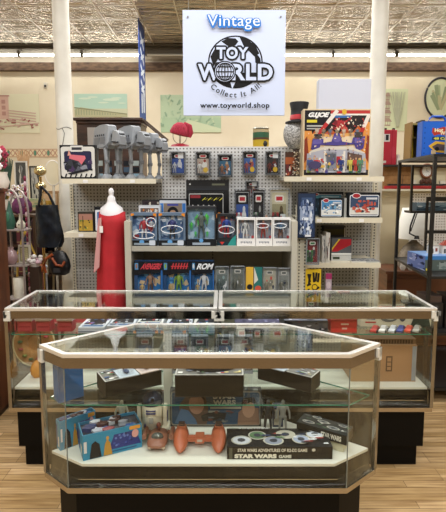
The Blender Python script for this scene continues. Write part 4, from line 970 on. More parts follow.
def walker(label, px, Y, rz, sc=1.0, mirror=1):
    t = thing('toy_walker', label, 'toy walker', (XX(px, 1.9, Y), Y, ZL1), rz, 'grey four legged walker toys on the top shelf')
    G = mat('8f9398', .5); G2 = mat('74787e', .5); Dk = mat('3a3d42', .5)
    def bx(m, secs, mt):
        m.loft([[(x_*sc, -w_*sc, z0*sc), (x_*sc, w_*sc, z0*sc), (x_*sc, w_*k*sc, z1*sc), (x_*sc, -w_*k*sc, z1*sc)] for x_, w_, z0, z1, k in secs], mt, False)
    m = MB(); bx(m, [(-.15, .04, .30, .39, .7), (-.135, .06, .27, .43, .6), (-.03, .07, .255, .445, .62), (.06, .07, .255, .445, .62), (.1, .06, .275, .43, .6), (.112, .04, .3, .39, .7)], G)
    for s in (-1, 1):
        m.box(-.09*sc, -.01*sc, s*.064*sc-.002, s*.064*sc+.002, .275*sc, .34*sc, G2); m.box(.0, .08*sc, s*.064*sc-.002, s*.064*sc+.002, .275*sc, .34*sc, G2)
        for k in range(5): m.box((-.08+k*.035)*sc, (-.072+k*.035)*sc, s*.062*sc-.003, s*.062*sc+.003, .35*sc, .365*sc, Dk)
    m.build('body', t)
    m = MB(); m.tube([(.11*sc, 0, .35*sc), (.15*sc, 0, .345*sc)], .024*sc, Dk, 10); m.build('neck', t)
    m = MB(); bx(m, [(.145, .034, .30, .37, .8), (.165, .05, .27, .39, .7), (.22, .05, .262, .378, .7), (.262, .034, .27, .335, .75)], G)
    bx(m, [(.19, .034, .25, .27, 1), (.25, .028, .245, .272, 1)], G2); m.box(.215*sc, .252*sc, -.022*sc, .022*sc, .345*sc, .36*sc, Dk); m.build('head', t)
    for s in (-1, 1):
        m = MB(); m.tube([(.19*sc, s*.056*sc, .295*sc), (.275*sc, s*.056*sc, .285*sc)], .008*sc, Dk, 8); m.build('cannon', t)
    for fx, sw in ((-.08, -.01), (.07, .015)):
        for s in (-1, 1):
            m = MB(); y = s*.052*sc
            m.lathe([(.028, -.009), (.028, .009)], G2, 14, (0, 0, 0), Matrix.Translation((fx*sc, y, .262*sc))@Matrix.Scale(sc, 4)@Matrix.Rotation(pi/2, 4, 'X'))
            m.beam((fx*sc, y, .25*sc), ((fx+sw)*sc, y, .15*sc), .026*sc, G)
            m.lathe([(.02, -.011), (.02, .011)], G2, 12, (0, 0, 0), Matrix.Translation(((fx+sw)*sc, y, .14*sc))@Matrix.Scale(sc, 4)@Matrix.Rotation(pi/2, 4, 'X'))
            m.beam(((fx+sw)*sc, y, .13*sc), (fx*sc, y, .035*sc), .022*sc, G)
            m.lathe([(.014, .03), (.018, .045), (.012, .055)], G2, 12, (fx*sc, y, 0), Matrix.Identity(4)); m.build('leg', t)
            m = MB(); m.lathe([(.042*sc, 0), (.044*sc, .012*sc), (.03*sc, .03*sc), (.018*sc, .038*sc)], G, 14, (fx*sc, y, 0)); m.build('foot', t)
walker('large grey four legged toy walker nearest the boxed pink fighter', 107, 3.99, radians(-47))
walker('large grey four legged toy walker in the middle of the three', 131, 4.06, radians(-47), 1.0)
walker('large grey toy walker at the right end, head past the shelf edge', 150, 4.12, radians(-47), .88)
x, w, h = at(78, 93.5, 212, 3.92, z2s)
pbox('toy_box', 'small yellow picture box on the middle left shelf', 'toy box', x, 3.92, z2s+.0005, w, h, .06, '2a2620', lambda A: (A.rrect(.02, .02, .98, .98, '3a362e', .04), A.rect(.06, .06, .94, .9, 'b5953c'), A.rect(.06, .6, .94, .9, 'a87a6a'), A.rect(.3, .1, .34, .8, '2a2622'), A.blobs(12, 4, ['3a3630', 'd8b850', '6a7a3c', '2a2622'], .1, .1, .9, .6, .08)))
x, w, h = at(94.5, 113, 207, 3.92, z2s)
pbox('toy_box', 'white framed box with icy blue vehicle picture beside the red cloth', 'toy box', x, 3.92, z2s+.0005, w, h, .08, '1b1c20', lambda A: (A.rrect(.01, .01, .99, .99, '1a1b1e', .03), A.rrect(.05, .04, .95, .88, 'e0e4ea', .05), A.rrect(.15, .1, .88, .8, '4a74a8', .04), A.blobs(14, 7, ['c9d4e2', '8aa4c4', 'f0f2f6', '3a5a8a'], .35, .15, .85, .8, .12)))

# dress form with red cloth
def dress():
    Y = 3.66; x = -.872; X = (x, Y, 0)
    t = thing('dress_form', 'white child dress form wearing a long red cloth with price tag', 'dress form', X)
    zn = zat(188, Y); zsh = zat(214, Y)
    m = MB(); m.lathe([(.003, zn), (.016, zn-.006), (.022, zn-.025), (.02, zn-.045), (.014, zn-.055), (.02, zn-.062), (.03, zn-.075), (.032, zn-.1), (.04, zn-.12), (.085, zn-.155), (.1, zsh-.02), (.1, zsh-.05), (.09, zsh-.3), (.095, zsh-.5), (.09, zsh-.6)], mat('e4e2e4', .5), 24, (0, 0, 0), None, 1, .75); m.build('torso', t)
    m = MB(); m.lathe([(.014, .03), (.014, zsh-.58)], CHROME, 12); m.lathe([(.14, .0005), (.14, .02), (.03, .04)], mat('222222', .4), 20); m.build('stand', t)
    m = MB(); secs = []; n = 40
    for k in range(14):
        f = k/13; z = zsh+.005-f*.95
        secs.append([(-.018*f+(.104+.022*f+.005*sin(9*a)*f+.004*sin(5*a+f*4))*cos(a)*(1 if k else .97), (.1+.03*f+.01*sin(9*a)*f)*sin(a)*(1 if k else .95), z+(.014*cos(2*a) if k < 1 else 0)) for a in [2*pi*i/n for i in range(n)]])
    m.loft(secs[::-1], noisy('red_cloth', 'a3171f', 'b81f28', 6, .8), True, None, False)
    o = m.build('red_cloth', t); s = o.modifiers.new('s', 'SOLIDIFY'); s.thickness = .003
    m = MB(); m.add([(-.085, -.075, zsh-.03), (-.055, -.106, zsh-.02), (-.075, -.132, zsh-.4), (-.125, -.105, zsh-.45)], [(0, 1, 2, 3)], mat('d49a98', .8)); q = m.build('cloth_lining', t); s = q.modifiers.new('s', 'SOLIDIFY'); s.thickness = .004
    m = MB(); m.box(-.068, -.042, -.122, -.119, zsh-.135, zsh-.085, mat('eeeae4')); m.tube([(-.055, -.12, zsh-.085), (-.058, -.112, zsh-.03)], .001, mat('eeeae4'), 4); m.build('price_tag', t)
dress()

# ---------------------------------------------------------------- right shelves
def joe(A):
    A.rect(0, 0, 1, 1, 'd9c7a4'); A.rect(.02, .02, .985, .98, '2b2526')
    A.poly([(.02, .45), (.06, .68), (.12, .6), (.2, .74), (.3, .62), (.4, .72), (.52, .62), (.62, .74), (.72, .64), (.82, .76), (.9, .66), (.985, .5), (.985, .15), (.02, .15)], 'c9622f')
    A.poly([(.02, .4), (.08, .6), (.2, .66), (.4, .62), (.6, .64), (.8, .66), (.92, .58), (.985, .4), (.985, .1), (.02, .1)], 'e6b06a'); A.poly([(.06, .5), (.2, .6), (.5, .58), (.85, .62), (.94, .5), (.9, .2), (.06, .2)], 'e8d5b4')
    A.poly([(.02, .1), (.02, .72), (.07, .8), (.12, .7), (.16, .5), (.1, .1)], 'e0964a'); A.poly([(.02, .2), (.02, .55), (.06, .6), (.09, .3)], '8a3a24'); A.poly([(.985, .1), (.985, .8), (.93, .84), (.88, .7), (.86, .5), (.9, .1)], 'e0964a'); A.poly([(.985, .2), (.985, .6), (.95, .62), (.93, .3)], '8a3a24'); A.rect(.02, .93, .985, .98, 'b83a38'); A.rect(.02, .905, .985, .93, 'e6e2d8'); A.rect(.02, .87, .7, .905, '3f6aa8')
    A.rect(.02, .68, .4, .98, '1d1c1f'); A.text('G.I.JOE', .05, .86, .3, .09, 'e8e8e6', .06, .9, .12); A.rect(.05, .8, .2, .84, 'd8c83a'); A.rect(.05, .74, .3, .76, 'b9b9b4'); A.rect(.05, .7, .27, .72, 'a9a9a4')
    for (a, b, c, d) in ((.2, .6, .5, .98), (.82, .55, .97, .92)): A.line(a, b, c, d, .03, 'e4dcd4'); A.line(a, b, (a+c)/2, (b+d)/2, .03, 'b83434')
    A.poly([(.42, .78), (.55, .72), (.72, .9), (.62, .82), (.5, .84)], 'a83038'); A.line(.45, .7, .7, .86, .015, 'b83a3a'); A.blobs(12, 8, ['a83038', '7a2a30', 'c4564c'], .42, .68, .68, .86, .04)
    A.ell(.6, .955, .035, .04, 'd8ac3a', 10)
    P_ = '4f468c'; P2_ = '6a60a6'
    A.poly([(.12, .42), (.14, .56), (.3, .56), (.3, .5), (.42, .52), (.46, .64), (.54, .64), (.58, .52), (.72, .5), (.74, .58), (.92, .6), (.9, .42), (.8, .38), (.76, .48), (.5, .46), (.26, .47), (.22, .36), (.16, .36)], P_)
    A.poly([(.14, .48), (.15, .55), (.28, .55), (.27, .49)], P2_); A.poly([(.76, .5), (.77, .57), (.9, .58), (.89, .5)], P2_); A.ell(.5, .56, .06, .05, P2_)
    for k in range(7): A.man(.2+k*.1, .6, .12, ['c9b9a4', '8a7a6a', '6a7a8a', 'a89a84'][k % 4]); A.l -= 2
    A.rect(.16, .57, .28, .63, '4a4240'); A.rect(.76, .58, .88, .66, '4a4240')
    A.poly([(.1, .38), (.3, .45), (.7, .45), (.92, .36), (.88, .31), (.68, .39), (.3, .39), (.13, .32)], 'd5cfc2')
    A.poly([(.05, .06), (.06, .34), (.3, .4), (.7, .4), (.93, .34), (.95, .06)], 'aeb0bc'); A.rect(.34, .08, .5, .36, '8a8f98'); A.rect(.36, .2, .49, .34, '60646e'); A.rect(.5, .1, .58, .3, 'b82a34'); A.rect(.6, .06, .63, .38, 'e0dcd4'); A.rect(.31, .06, .34, .38, 'e0dcd4'); A.poly([(.66, .1), (.66, .36), (.88, .32), (.88, .08)], '6a5248')
    A.blobs(40, 14, ['b83a3a', '3f6a5a', 'd8b45a', '4a4a8a', 'e0dcd4', '2a2a30', '8aa04a'], .06, .05, .93, .28, .035)
    A.blobs(130, 15, ['e8dcc8', 'c9a08a', '3a3a4a', 'b84a3c', 'e0b070', 'f0e6d4', '7a6aa0', '5a4a48'], .05, .06, .95, .66, .014); A.blobs(40, 16, ['e8dcc8', 'b83a3a', 'd8b8a0', '3a3030'], .4, .68, .95, .9, .016)
    for k, u in enumerate((.1, .2, .56, .7, .78, .84)): A.man(u, .08, .2, ['4a5a8a', 'c43a3a', '2f3f7a', 'c9c05a', 'b8443c', '5a8a6a'][k])
    A.ell(.17, .17, .1, .06, '4a4468', 12)
x, w, h = at(303, 370, 109, 3.84, z1r)
pbox('playset_box', 'huge colourful battle playset box with purple base and fire picture', 'toy box', x, 3.84, z1r+.0005, w, h, .125, 'd2bf9c', joe); JX, JH, JW = x, h, w
x0 = XX(317.5, 2.3, 3.9); x1 = XX(369, 2.3, 3.9)
m = MB(); m.box(-(x1-x0)/2, (x1-x0)/2, 0, .10, 0, zat(80, 3.9)-z1r-JH-.001, mat('c9cddb', .5)); tag(m.build('white_box', loc=((x0+x1)/2, 3.855, z1r+JH+.001), bevel=.003), 'plain white carton sitting on top of the battle playset box', 'carton')
# glitter ball head with top hat
Yh = 3.98; xh = XX(300, 1.9, Yh); zh = zat(134, Yh)
xh = XX(296, 1.9, 4.06); Yh = 4.06; zh = zat(134, Yh)
t = thing('snowman_head', 'silver glitter ball snowman head wearing a black top hat with red band', 'ornament', (xh, Yh, z1r), 0)
SIL = noisy('silver_glitter', '6f6e6c', 'd8d8d6', 90, .5, .3, bump=.5)
m = MB(); m.ell((0, 0, zh-z1r), (.112, .084, .135), SIL, 22, 14); m.build('ball', t)
m = MB(); m.lathe([(.03, .012), (.03, zh-z1r-.11)], mat('3a2a24'), 12); m.lathe([(.075, .0005), (.07, .012)], mat('3a2a24'), 16); m.build('post', t)
m = MB(); zz = zh-z1r+.1; m.lathe([(.115, zz-.012), (.118, zz), (.075, zz+.012), (.07, zz+.1), (.082, zz+.155), (.08, zz+.16), (.02, zz+.158)], mat('17171a', .7), 24, (.02, 0, 0)); m.build('top_hat', t)
m = MB(); m.lathe([(.077, zz+.015), (.0755, zz+.055), (.0745, zz+.055), (.074, zz+.015)], mat('b3262e', .6), 24, (.02, 0, 0)); m.build('hat_band', t)
x = XX(289.5, 1.8, 3.84)
pbox('picture_card', 'brown and orange picture card standing at the left end of the right top shelf', 'picture', ra+.065, 3.86, z1r+.0005, .1, .2, .01, '3a2a22', lambda A: (A.rect(.02, .02, .98, .98, '4a3226'), A.rect(.02, .5, .98, .78, 'a85a34'), A.rect(.1, .1, .5, .5, '6a2f30'), A.blobs(14, 3, ['2a1d18', '8a6a54', 'd8d0c4', 'b9603c'], .05, .05, .95, .5, .1)))
m = MB(); R = random.Random(6)
for k in range(60):
    m.ell((R.uniform(-.02, .02), R.uniform(-.02, .02), .008+k*.0033), (.008, .008, .006), mat(R.choice(['b9a88a', '5a4a3c', 'd8ccb4', '3a3028', 'a89078']), .3), 6, 4)
tag(m.build('bead_strands', loc=(ra+.1, 3.83, z1r+.0005)), 'strand of cream and brown beads piled against the battle playset box', 'beads')
# middle right shelf
Z2 = z2r+.0005
def esb(seed, sky, ground, blobs_):
    def f(A):
        A.rrect(.005, .01, .995, .99, '15171b', .02); A.rrect(.035, .06, .965, .9, 'dfe2e6', .05); A.rrect(.055, .09, .945, .87, sky, .04); A.rect(.055, .12, .945, .4, ground)
        A.blobs(34, seed, blobs_, .12, .2, .92, .7, .08)
        A.ell(.24, .87, .14, .11, 'dfe2e6'); A.ell(.24, .87, .12, .085, 'a02c34'); A.rect(.55, .72, .9, .8, 'c9ccd2')
    return f
x, w, h = at(300, 344, 192, 4.0, z2r)
pbox('toy_box', 'large black edged box with teal title bar at the back of the middle right shelf', 'toy box', x, 4.03, Z2, w, h, .1, '121418', lambda A: (A.rrect(.02, .02, .98, .9, 'c9ced2', .03), A.rrect(.035, .04, .965, .88, '2c3c4a', .03), A.rect(.06, .74, .95, .86, '5a9ab0'), A.blobs(16, 5, ['1f2a36', '4a6a86', '8a98a4'], .05, .05, .95, .7, .1), A.ell(.28, .9, .17, .08, 'c9ced2'), A.ell(.28, .9, .15, .06, 'a8403c'), A.rect(.5, .78, .9, .82, 'b9d4dc')))
x, w, h = at(320.5, 342.5, 198, 3.85, z2r)
pbox('toy_box', 'small white and blue snow scene box in front on the middle right shelf', 'toy box', x, 3.85, Z2, w, h, .07, '191b20', esb(60, '4a86b8', 'dcdcd8', ['d8d8d4', '8a98a8', 'f0f0ee', '4a5a6c', '6fa4cc']))
x, w, h = at(348.5, 380, 192.5, 3.85, z2r)
pbox('toy_box', 'black framed box picturing orange toy craft on the middle right shelf', 'toy box', x, 3.85, Z2, w, h, .1, '17181c', esb(61, '3a4a66', 'd2d2cc', ['a8463a', 'c45a40', '3a3a44', '5a6a86', 'b9584a', '2a2c36']))
x0 = XX(345.5, 1.5, 3.87)
pbox('toy_case', 'thin grey clear case on edge between the two middle shelf boxes', 'case', x0, 3.87, Z2, .02, .16, .12, 'a4a6a2')
def skel(A):
    A.rrect(.0, .0, 1, 1, '1b2130', .05); A.rrect(.04, .02, .96, .98, '26344e', .04)
    A.blobs(50, 77, ['9aa8c4', 'c4cede', '6a7ca0', '3a4c74', 'dfe4ec'], .1, .08, .9, .7, .08)
    A.rect(.2, .8, .8, .9, '3d5070')
    A.man(.5, .06, .8, '8f9db8', 'aab6cc', '7a8aab', .8)
    A.blobs(60, 78, ['6a7ca0', 'dfe4ec', '2a3a5c', 'b9c4d8', '43557c'], .15, .08, .85, .85, .07); A.rect(.42, .03, .75, .08, 'd8d8dc'); A.rect(.35, .4, .6, .46, 'dfe4ec')
Y = 3.57; x0 = XX(297.5, 1.4, Y); x1 = XX(315.5, 1.4, Y); zb = zat(238, Y); ztp = zat(193, Y)
pbox('carded_poster_toy', 'tall narrow dark blue carded toy with pale skeletal print hung on the upright', 'carded toy', (x0+x1)/2, Y, zb, x1-x0, ztp-zb, .045, '1b2130', skel)
Y = 3.56; z0 = zat(264.5, Y); z1 = zat(238.5, Y); x0 = XX(306, 1.1, Y); x1 = XX(319, 1.1, Y)
t = carded('green and red carded figure in clear case hung low on the cream upright', (x0+x1)/2, Y, z0, x1-x0, z1-z0, ('5a2a2c', '7a3034', '3a3a40', 'c9c9c4'), None, logo='3f7a4c')
m = MB(); m.box(-(x1-x0)*.4, (x1-x0)*.05, .009, .0117, .02, .11, mat('2f7a44', .4)); m.build('blister_tray', t)
m = MB(); m.tube([(0, .056, z1-z0+.006), (0, -.01, z1-z0+.006)], .0025, CHROME, 6); m.build('peg_hook', t)
Z3 = z3r+.0005
for i, (p0, p1, top, c, lab) in enumerate(((319.5, 323, 236, 'a9a7a2', 'thin grey clear case on edge beside the green carded figure'), (323.5, 327.5, 233, 'c3bfb6', 'pale clear case on edge, second beside the green carded figure'))):
    x, w, h = at(p0, p1, top, 3.82, z3r); pbox('toy_case', lab, 'case', x+.02, 3.82, Z3, w, h, .14, c, lambda A: A.blobs(10, i+3, ['6a4a44', 'd8d4cc', '54565a'], .1, .1, .9, .9, .2))
x, w, h = at(321, 343, 226, 4.08, z3r)
pbox('toy_box', 'tall dark box with faint yellow print at the back of the lower right shelf', 'toy box', x+.02, 4.08, Z3, w, h, .08, '151412', lambda A: (A.rect(.05, .72, .95, .9, '4a4424'), A.rect(.05, .5, .95, .54, '3a3822'), A.rect(.94, .5, .98, .95, 'c9c6b8')))
x, w, h = at(328.5, 348.5, 238, 3.92, z3r)
pbox('toy_box', 'red, white and black slanted design box on the lower right shelf', 'toy box', x+.025, 3.92, Z3, w, h, .06, '3a3c40', lambda A: (A.rect(0, 0, 1, 1, '55585c'), A.poly([(.02, .5), (.4, .95), (.98, .95), (.98, .7), (.3, .4), (.02, .4)], 'a8242e'), A.poly([(.02, .55), (.35, .95), (.43, .95), (.02, .45)], 'd8b83a'), A.rect(0, .26, 1, .33, 'dfe0dc'), A.rect(0, .0, 1, .24, 'b9bab6'), A.rect(.08, .06, .42, .17, '3a4030')))
x, w, h = at(324, 329, 246, 3.84, z3r)
for i, (p0, lab) in enumerate(((353, 'flat white comic booklet lying at the left on the lower right shelf'), (367, 'flat grey comic booklet lying at the right on the lower right shelf'))):
    pbox('booklet', lab, 'booklet', XX(p0+6, z3r, 3.84), 3.83, Z3, .12, .008, .17, ['d8d6ce', 'a9aaa8'][i], topart=lambda A: (A.rect(.05, .05, .95, .95, '8a8c8e'), A.blobs(10, 4, ['d8d8d4', '3a3c44'], .1, .1, .9, .9, .15)), rz=radians(3), group='booklets on the lower right shelf')
Y = 3.4; 
def yel(A):
    A.rect(0, 0, 1, 1, 'd9b42a')
    for a, b, c, d in ((.15, .85, .3, .6), (.3, .85, .2, .5), (.5, .9, .55, .6), (.7, .9, .65, .62), (.85, .88, .8, .6), (.1, .5, .35, .55), (.35, .3, .9, .45), (.1, .15, .7, .28), (.6, .3, .85, .2), (.2, .4, .3, .2)): A.line(a, b, c, d, .016, '26201a')
    A.ell(.6, .45, .2, .1, '26201a', 10); A.ell(.6, .45, .15, .07, 'd9b42a', 10)
x0 = XX(306.5, .9, 3.56); x1 = XX(322, .9, 3.56); zb = zat(303, 3.56); ztp = zat(270, 3.56)
pbox('yellow_sign_card', 'yellow card with black brush lettering hung at the foot of the cream upright', 'card', (x0+x1)/2, 3.6, zb, x1-x0, ztp-zb, .012, 'd9b42a', yel)
pbox('toy_packet', 'small magenta topped packet right of the yellow card', 'toy packet', XX(329, .95, 3.82), 3.82, .7205, .05, .2, .02, 'b9a8b4', lambda A: (A.rect(0, .75, 1, 1, 'a83a6a'), A.ell(.5, .5, .35, .15, 'd8c8d0')))
# ---------------------------------------------------------------- right: partition, rack, lamp, cases
BK = mat('141414', .4)
PYp = 5.2
pt = thing('display_partition', 'cream partition with cork board and narrow ledge behind the black metal rack', 'partition', (2.3, PYp, 0)); off = (2.3, PYp, 0)
px0 = XX(372, 1.2, PYp); zl = zat(189, PYp); zc0 = zat(165, PYp)
m = MB(); m.box(px0, 3.2, PYp, PYp+.15, 0, zl-.02, noisy('partition_cream', 'c2b595', 'd0c4a6', 1.5, .7)); m.build('body', pt, off)
m = MB(); m.box(px0, 3.2, PYp+.02, PYp+.15, zl+.0005, zc0-.02, noisy('cork', '94693c', 'a87b4c', 30, .8)); m.build('cork_board', pt, off)
m = MB(); m.box(px0-.02, 3.2, PYp-.16, PYp+.15, zl-.0195, zl, CREAM); m.build('ledge', pt, off)
m = MB(); m.box(px0-.02, 3.2, PYp-.1, PYp+.15, zc0-.0195, zc0, mat('2b2522')); m.build('top_ledge', pt, off)
m = MB(); m.box(XX(410, 1.4, PYp), 3.2, PYp-.015, PYp-.001, zat(262, PYp), zat(193, PYp), PEGW); m.build('peg_panel', pt, off)
m = MB(); m.box(XX(412, 1.7, PYp+.01), XX(446, 1.7, PYp), PYp+.005, PYp+.019, zl+.02, zc0-.03, mat('d5c9a8', .6)); m.build('paper_backing', pt, off)
# ship model
x0 = XX(384, zl, 5.1); 
t = thing('ship_model', 'long red and black ship model on the cream ledge', 'ship model', (x0, 5.1, zl))
m = MB(); n = 8
m.loft([[(xx, -w, .035), (xx, 0, .002), (xx, w, .035), (xx, 0, .036)] for xx, w in ((0, .004), (.1, .03), (.5, .035), (.85, .03), (.95, .01))], mat('b02a34', .35), False); m.build('hull', t)
m = MB(); m.box(.04, .9, -.02, .02, .0365, .055, mat('1a1a1e')); m.box(.3, .34, -.015, .015, .055, .1, mat('c9c6ba')); m.box(.6, .66, -.015, .015, .055, .09, mat('c9c6ba')); m.tube([(.2, 0, .05), (.2, 0, .15)], .003, BK, 5); m.build('superstructure', t)
x, z = XZ(426, 171, PYp)
t = thing('wall_clock', 'round brown rimmed wall clock with white face', 'clock', (x, PYp-.015, z))
MX = Matrix.Rotation(pi/2, 4, 'X')
m = MB(); m.tube([(.062*cos(2*pi*k/28), 0, .072*sin(2*pi*k/28)) for k in range(29)], .014, mat('7c4a2a', .4), 8); m.build('rim', t)
m = MB(); m.lathe([(.055, -.008), (.055, .004)], mat('e4e4e0', .5), 24, (0, 0, 0), MX, 1, 1.1); A = Art(m, (-.055, -.004, -.06), (.11, 0, 0), (0, 0, .12)); A.line(.5, .5, .5, .8, .004, '3a3a3c'); A.line(.5, .5, .7, .42, .004, '3a3a3c')
for k in range(12): A.ell(.5+.38*cos(k*pi/6), .5+.38*sin(k*pi/6), .025, .025, '6a6a6c', 6); A.l -= 1
m.build('face', t)
x, z = XZ(426.5, 182, PYp); m = MB()
for k in range(5): m.ell((-.06+.03*k, 0, .012*(k % 2)), (.022, .012, .03), mat('5a3424', .6), 8, 6)
tag(m.build('carved_ornament', loc=(x, PYp-.01, z)), 'dark brown carved ornament below the round clock', 'ornament')
x0 = XX(381, 1.9, 5.18); x1 = XX(395.5, 1.9, 5.18); hh = zat(130, 5.18)-zc0
t = thing('red_case', 'red upright hard case with white label beside the right column', 'case', ((x0+x1)/2, 5.16, zc0+.0005))
m = MB(); m.box(-(x1-x0)/2, (x1-x0)/2, 0, .12, 0, hh, mat('b01f35', .35)); A = Art(m, (-(x1-x0)/2, 0, 0), (x1-x0, 0, 0), (0, 0, hh)); A.rect(.04, .66, .5, .88, 'd5cfd0'); A.rect(.22, .7, .42, .86, '2a2a2e'); A.ell(.75, .35, .17, .18, 'b83a4c', 14); A.rect(.1, .05, .3, .12, 'cfc9c4'); A.rect(.66, .02, .68, .98, '8a1628'); m.build('case_body', t, bevel=.006)
for s in (-.05, .04): m = MB(); m.box(s, s+.02, .02, .06, hh, hh+.02, BK); m.build('latch', t)
# rack
RX = 1.545; r0 = (1.6, 4.3); r1 = (1.535, 3.38); ZTk = 1.85
t = thing('metal_rack', 'tall black metal rack at the right edge holding the blue and gold cases', 'rack', (1.8, 3.8, 0)); off = (1.8, 3.8, 0)
Q = [(1.61, 4.3), (1.525, 3.4), (2.15, 3.4), (2.2, 4.3)]
for a, b in Q:
    m = MB(); m.box(a-.012, a+.012, b-.012, b+.012, 0, ZTk, BK); m.build('post', t, off)
def rackshelf(z, th=.02, glass=False):
    m = MB(); outer = [(Q[1][0], Q[1][1]), (Q[2][0], Q[2][1]), (Q[3][0], Q[3][1]), (Q[0][0], Q[0][1])]
    o2 = inset(outer, -.014); i2 = inset(outer, .02)
    m.ring(o2, inset(outer, .012), z-th, z, BK); m.prism(inset(outer, .012), z-.01, z-.002, mat('24211f', .4)); m.build('shelf', t, off)
for z in (ZTk+.0205, .98, .55, .12): rackshelf(z)
m = MB(); m.box(1.73, 1.75, 4.32, 4.34, 1.41, ZTk-.02, BK); m.box(1.73, 2.3, 4.3145, 4.46, 1.39, 1.4099, BK); m.box(1.9, 2.3, 4.32, 4.34, 1.5, 1.54, BK); m.box(1.9, 2.3, 4.32, 4.34, 1.2, 1.23, BK); m.box(1.88, 1.9, 4.32, 4.34, 1.0, 1.54, BK); m.build('side_bracket', t, off)
ZK = ZTk+.021
# blue carrying case
x0, x1 = 1.615, 1.885
t = thing('carrying_case', 'bright blue plastic carrying case with handle and racing car print', 'carrying case', ((x0+x1)/2, 3.85, ZK), radians(-4))
w = .27; hh = zat(121, 3.85)-ZK
m = MB(); m.box(-w/2, w/2, 0, .12, 0, hh, mat('1f56b4', .35)); A = Art(m, (-w/2, 0, 0), (w, 0, 0), (0, 0, hh))
A.rect(.03, .03, .97, .97, '2661c4')
for k in range(6): A.ell(.08, .12+k*.14, .02, .02, '1a478f', 8); A.l -= 1
A.poly([(.3, .82), (.42, .78), (.6, .84), (.9, .8), (.97, .7), (.92, .6), (.7, .6), (.5, .64), (.35, .6), (.28, .7)], 'b03a2c'); A.text('Hot', .36, .7, .25, .1, 'e8d8b0', .05); A.text('Wheels', .52, .62, .42, .1, 'e8d8b0', .05)
A.rect(.3, .48, .9, .57, '1a2f5a'); A.text('48 CAR', .34, .49, .5, .07, 'e0d84a', .05)
A.poly([(.2, .32), (.4, .45), (.85, .4), (.95, .25), (.8, .12), (.4, .15)], 'd8a83a'); A.poly([(.3, .3), (.45, .38), (.8, .34), (.88, .24), (.7, .18), (.4, .2)], '5a4a4c'); A.ell(.45, .24, .06, .06, '1c1c20', 10); A.ell(.75, .22, .06, .06, '1c1c20', 10); A.rect(.28, .1, .42, .2, 'c9b08a')
m.build('case_shell', t, bevel=.008)
m = MB(); m.tube([(-.07, .06, hh-.002), (-.06, .06, hh+.03), (-.04, .06, hh+.045), (.04, .06, hh+.045), (.06, .06, hh+.03), (.07, .06, hh-.002)], .009, mat('1f56b4', .35), 8); m.build('handle', t)
x = 1.64
m = MB(); m.box(0, .012, -.05, .1, 0, .31, mat('8a6a34', .6)); m.box(.012, .09, .085, .1, 0, .3, mat('e8c428', .5)); m.box(.012, .09, -.05, .085, 0, .006, mat('c9a824', .5)); m.box(.012, .09, -.05, .085, .285, .3, mat('8a7a3c', .5)); m.box(.078, .09, -.05, .085, .006, .285, mat('2a2420', .5)); m.box(.02, .075, .02, .06, .18, .19, mat('6a5a24'))
tag(m.build('wooden_box', loc=(1.60, 4.1, ZK)), 'open wooden box with yellow lining standing on edge on the rack', 'box')
m = MB(); m.box(0, .03, 0, .12, 0, .33, mat('231c1c', .5)); A = Art(m, (0, 0, 0), (.03, 0, 0), (0, 0, .33)); A.rect(.1, .1, .9, .3, '6a4a3c'); A.rect(.1, .6, .9, .9, '3a2a2a')
tag(m.build('record_album', loc=(1.697, 4.08, ZK)), 'thin dark album standing between the yellow box and blue case', 'album')
m = MB(); m.box(0, .03, 0, .05, 0, .07, mat('dcd9d2')); m.box(.004, .026, .004, .046, .0701, .11, mat('cfc6c0')); tag(m.build('white_figurine', loc=(XX(398, 1.9, 5.12), 5.14, zc0+.0005)), 'small white figurine just right of the red case', 'figurine')
t = carded('clear packed grey toy at the right edge in front of the blue case', 1.81, 3.72, ZK, .13, .24, ('8a8c90', 'b9bcc0', '6a6a6c', 'c9c9c4'), None)
# chest and lamp
t = thing('wooden_chest', 'long low brown wooden chest behind the right end of the long cases', 'chest', (2.1, 4.6, 0)); off = (2.1, 4.6, 0)
CW = noisy('chest_wood', '4a2a18', '74452a', 3, .45, stretch=(1, 1, 8))
x0 = XX(387, .7, 4.6); zch = zat(271, 4.6)
m = MB(); m.box(x0, 2.9, 4.6, 5.03, .03, zch-.03, CW); m.build('body', t, off); m = MB(); m.box(x0-.02, 2.92, 4.58, 5.035, zch-.0295, zch, CW); m.build('lid', t, off, bevel=.004)
for k in range(3): m = MB(); a = x0+.05+k*.37; m.box(a, a+.33, 4.59, 4.5995, .1, zch-.08, mat('6a3f26', .45)); m.build('front_panel', t, off)
x, z0 = XZ(414, 238, 4.8)
t = thing('table_lamp', 'table lamp with large cream tapered shade and rough stone base', 'lamp', (x, 4.8, zch+.0005))
zs = z0-zch; zt_ = zat(208, 4.8)-zch
m = MB(); m.lathe([(.185, zs), (.125, zt_), (.123, zt_), (.183, zs)], mat('efece2', .7), 28); m.build('lamp_shade', t)
m = MB(); m.lathe([(.14, 0), (.16, .05), (.13, .16), (.1, .22), (.03, zs-.03), (.012, zs+.1)], noisy('rough_stone', '6a6258', 'a89c8a', 14, .9, bump=.7), 18); m.build('lamp_base', t)
m = MB(); m.tube([(0, -.0, 0), (-.045, -.02, -.12), (-.05, -.02, -.19), (.01, -.03, -.22)], .008, BK, 6); m.tube([(.02, 0, 0), (-.025, -.02, -.12), (-.04, -.02, -.17)], .005, BK, 6); m.lathe([(.025, 0), (.018, .03)], BK, 10, (.015, -.03, -.24))
tag(m.build('swing_arm_lamp', loc=(XX(415, 1.39, 4.36), 4.36, 1.389)), 'small black folding arm hanging in front of the cream lamp shade', 'lamp arm')
def bluebox(A): A.rect(0, 0, 1, 1, '55605c'); A.rect(0, .75, 1, 1, '3f7ab8'); A.rect(.3, .1, .9, .6, '8a9490'); A.blobs(14, 5, ['3a4644', 'b9c2c0', '6a7a78'], .25, .1, .95, .7, .1); A.rect(.02, .02, .12, .18, 'd8c84a')
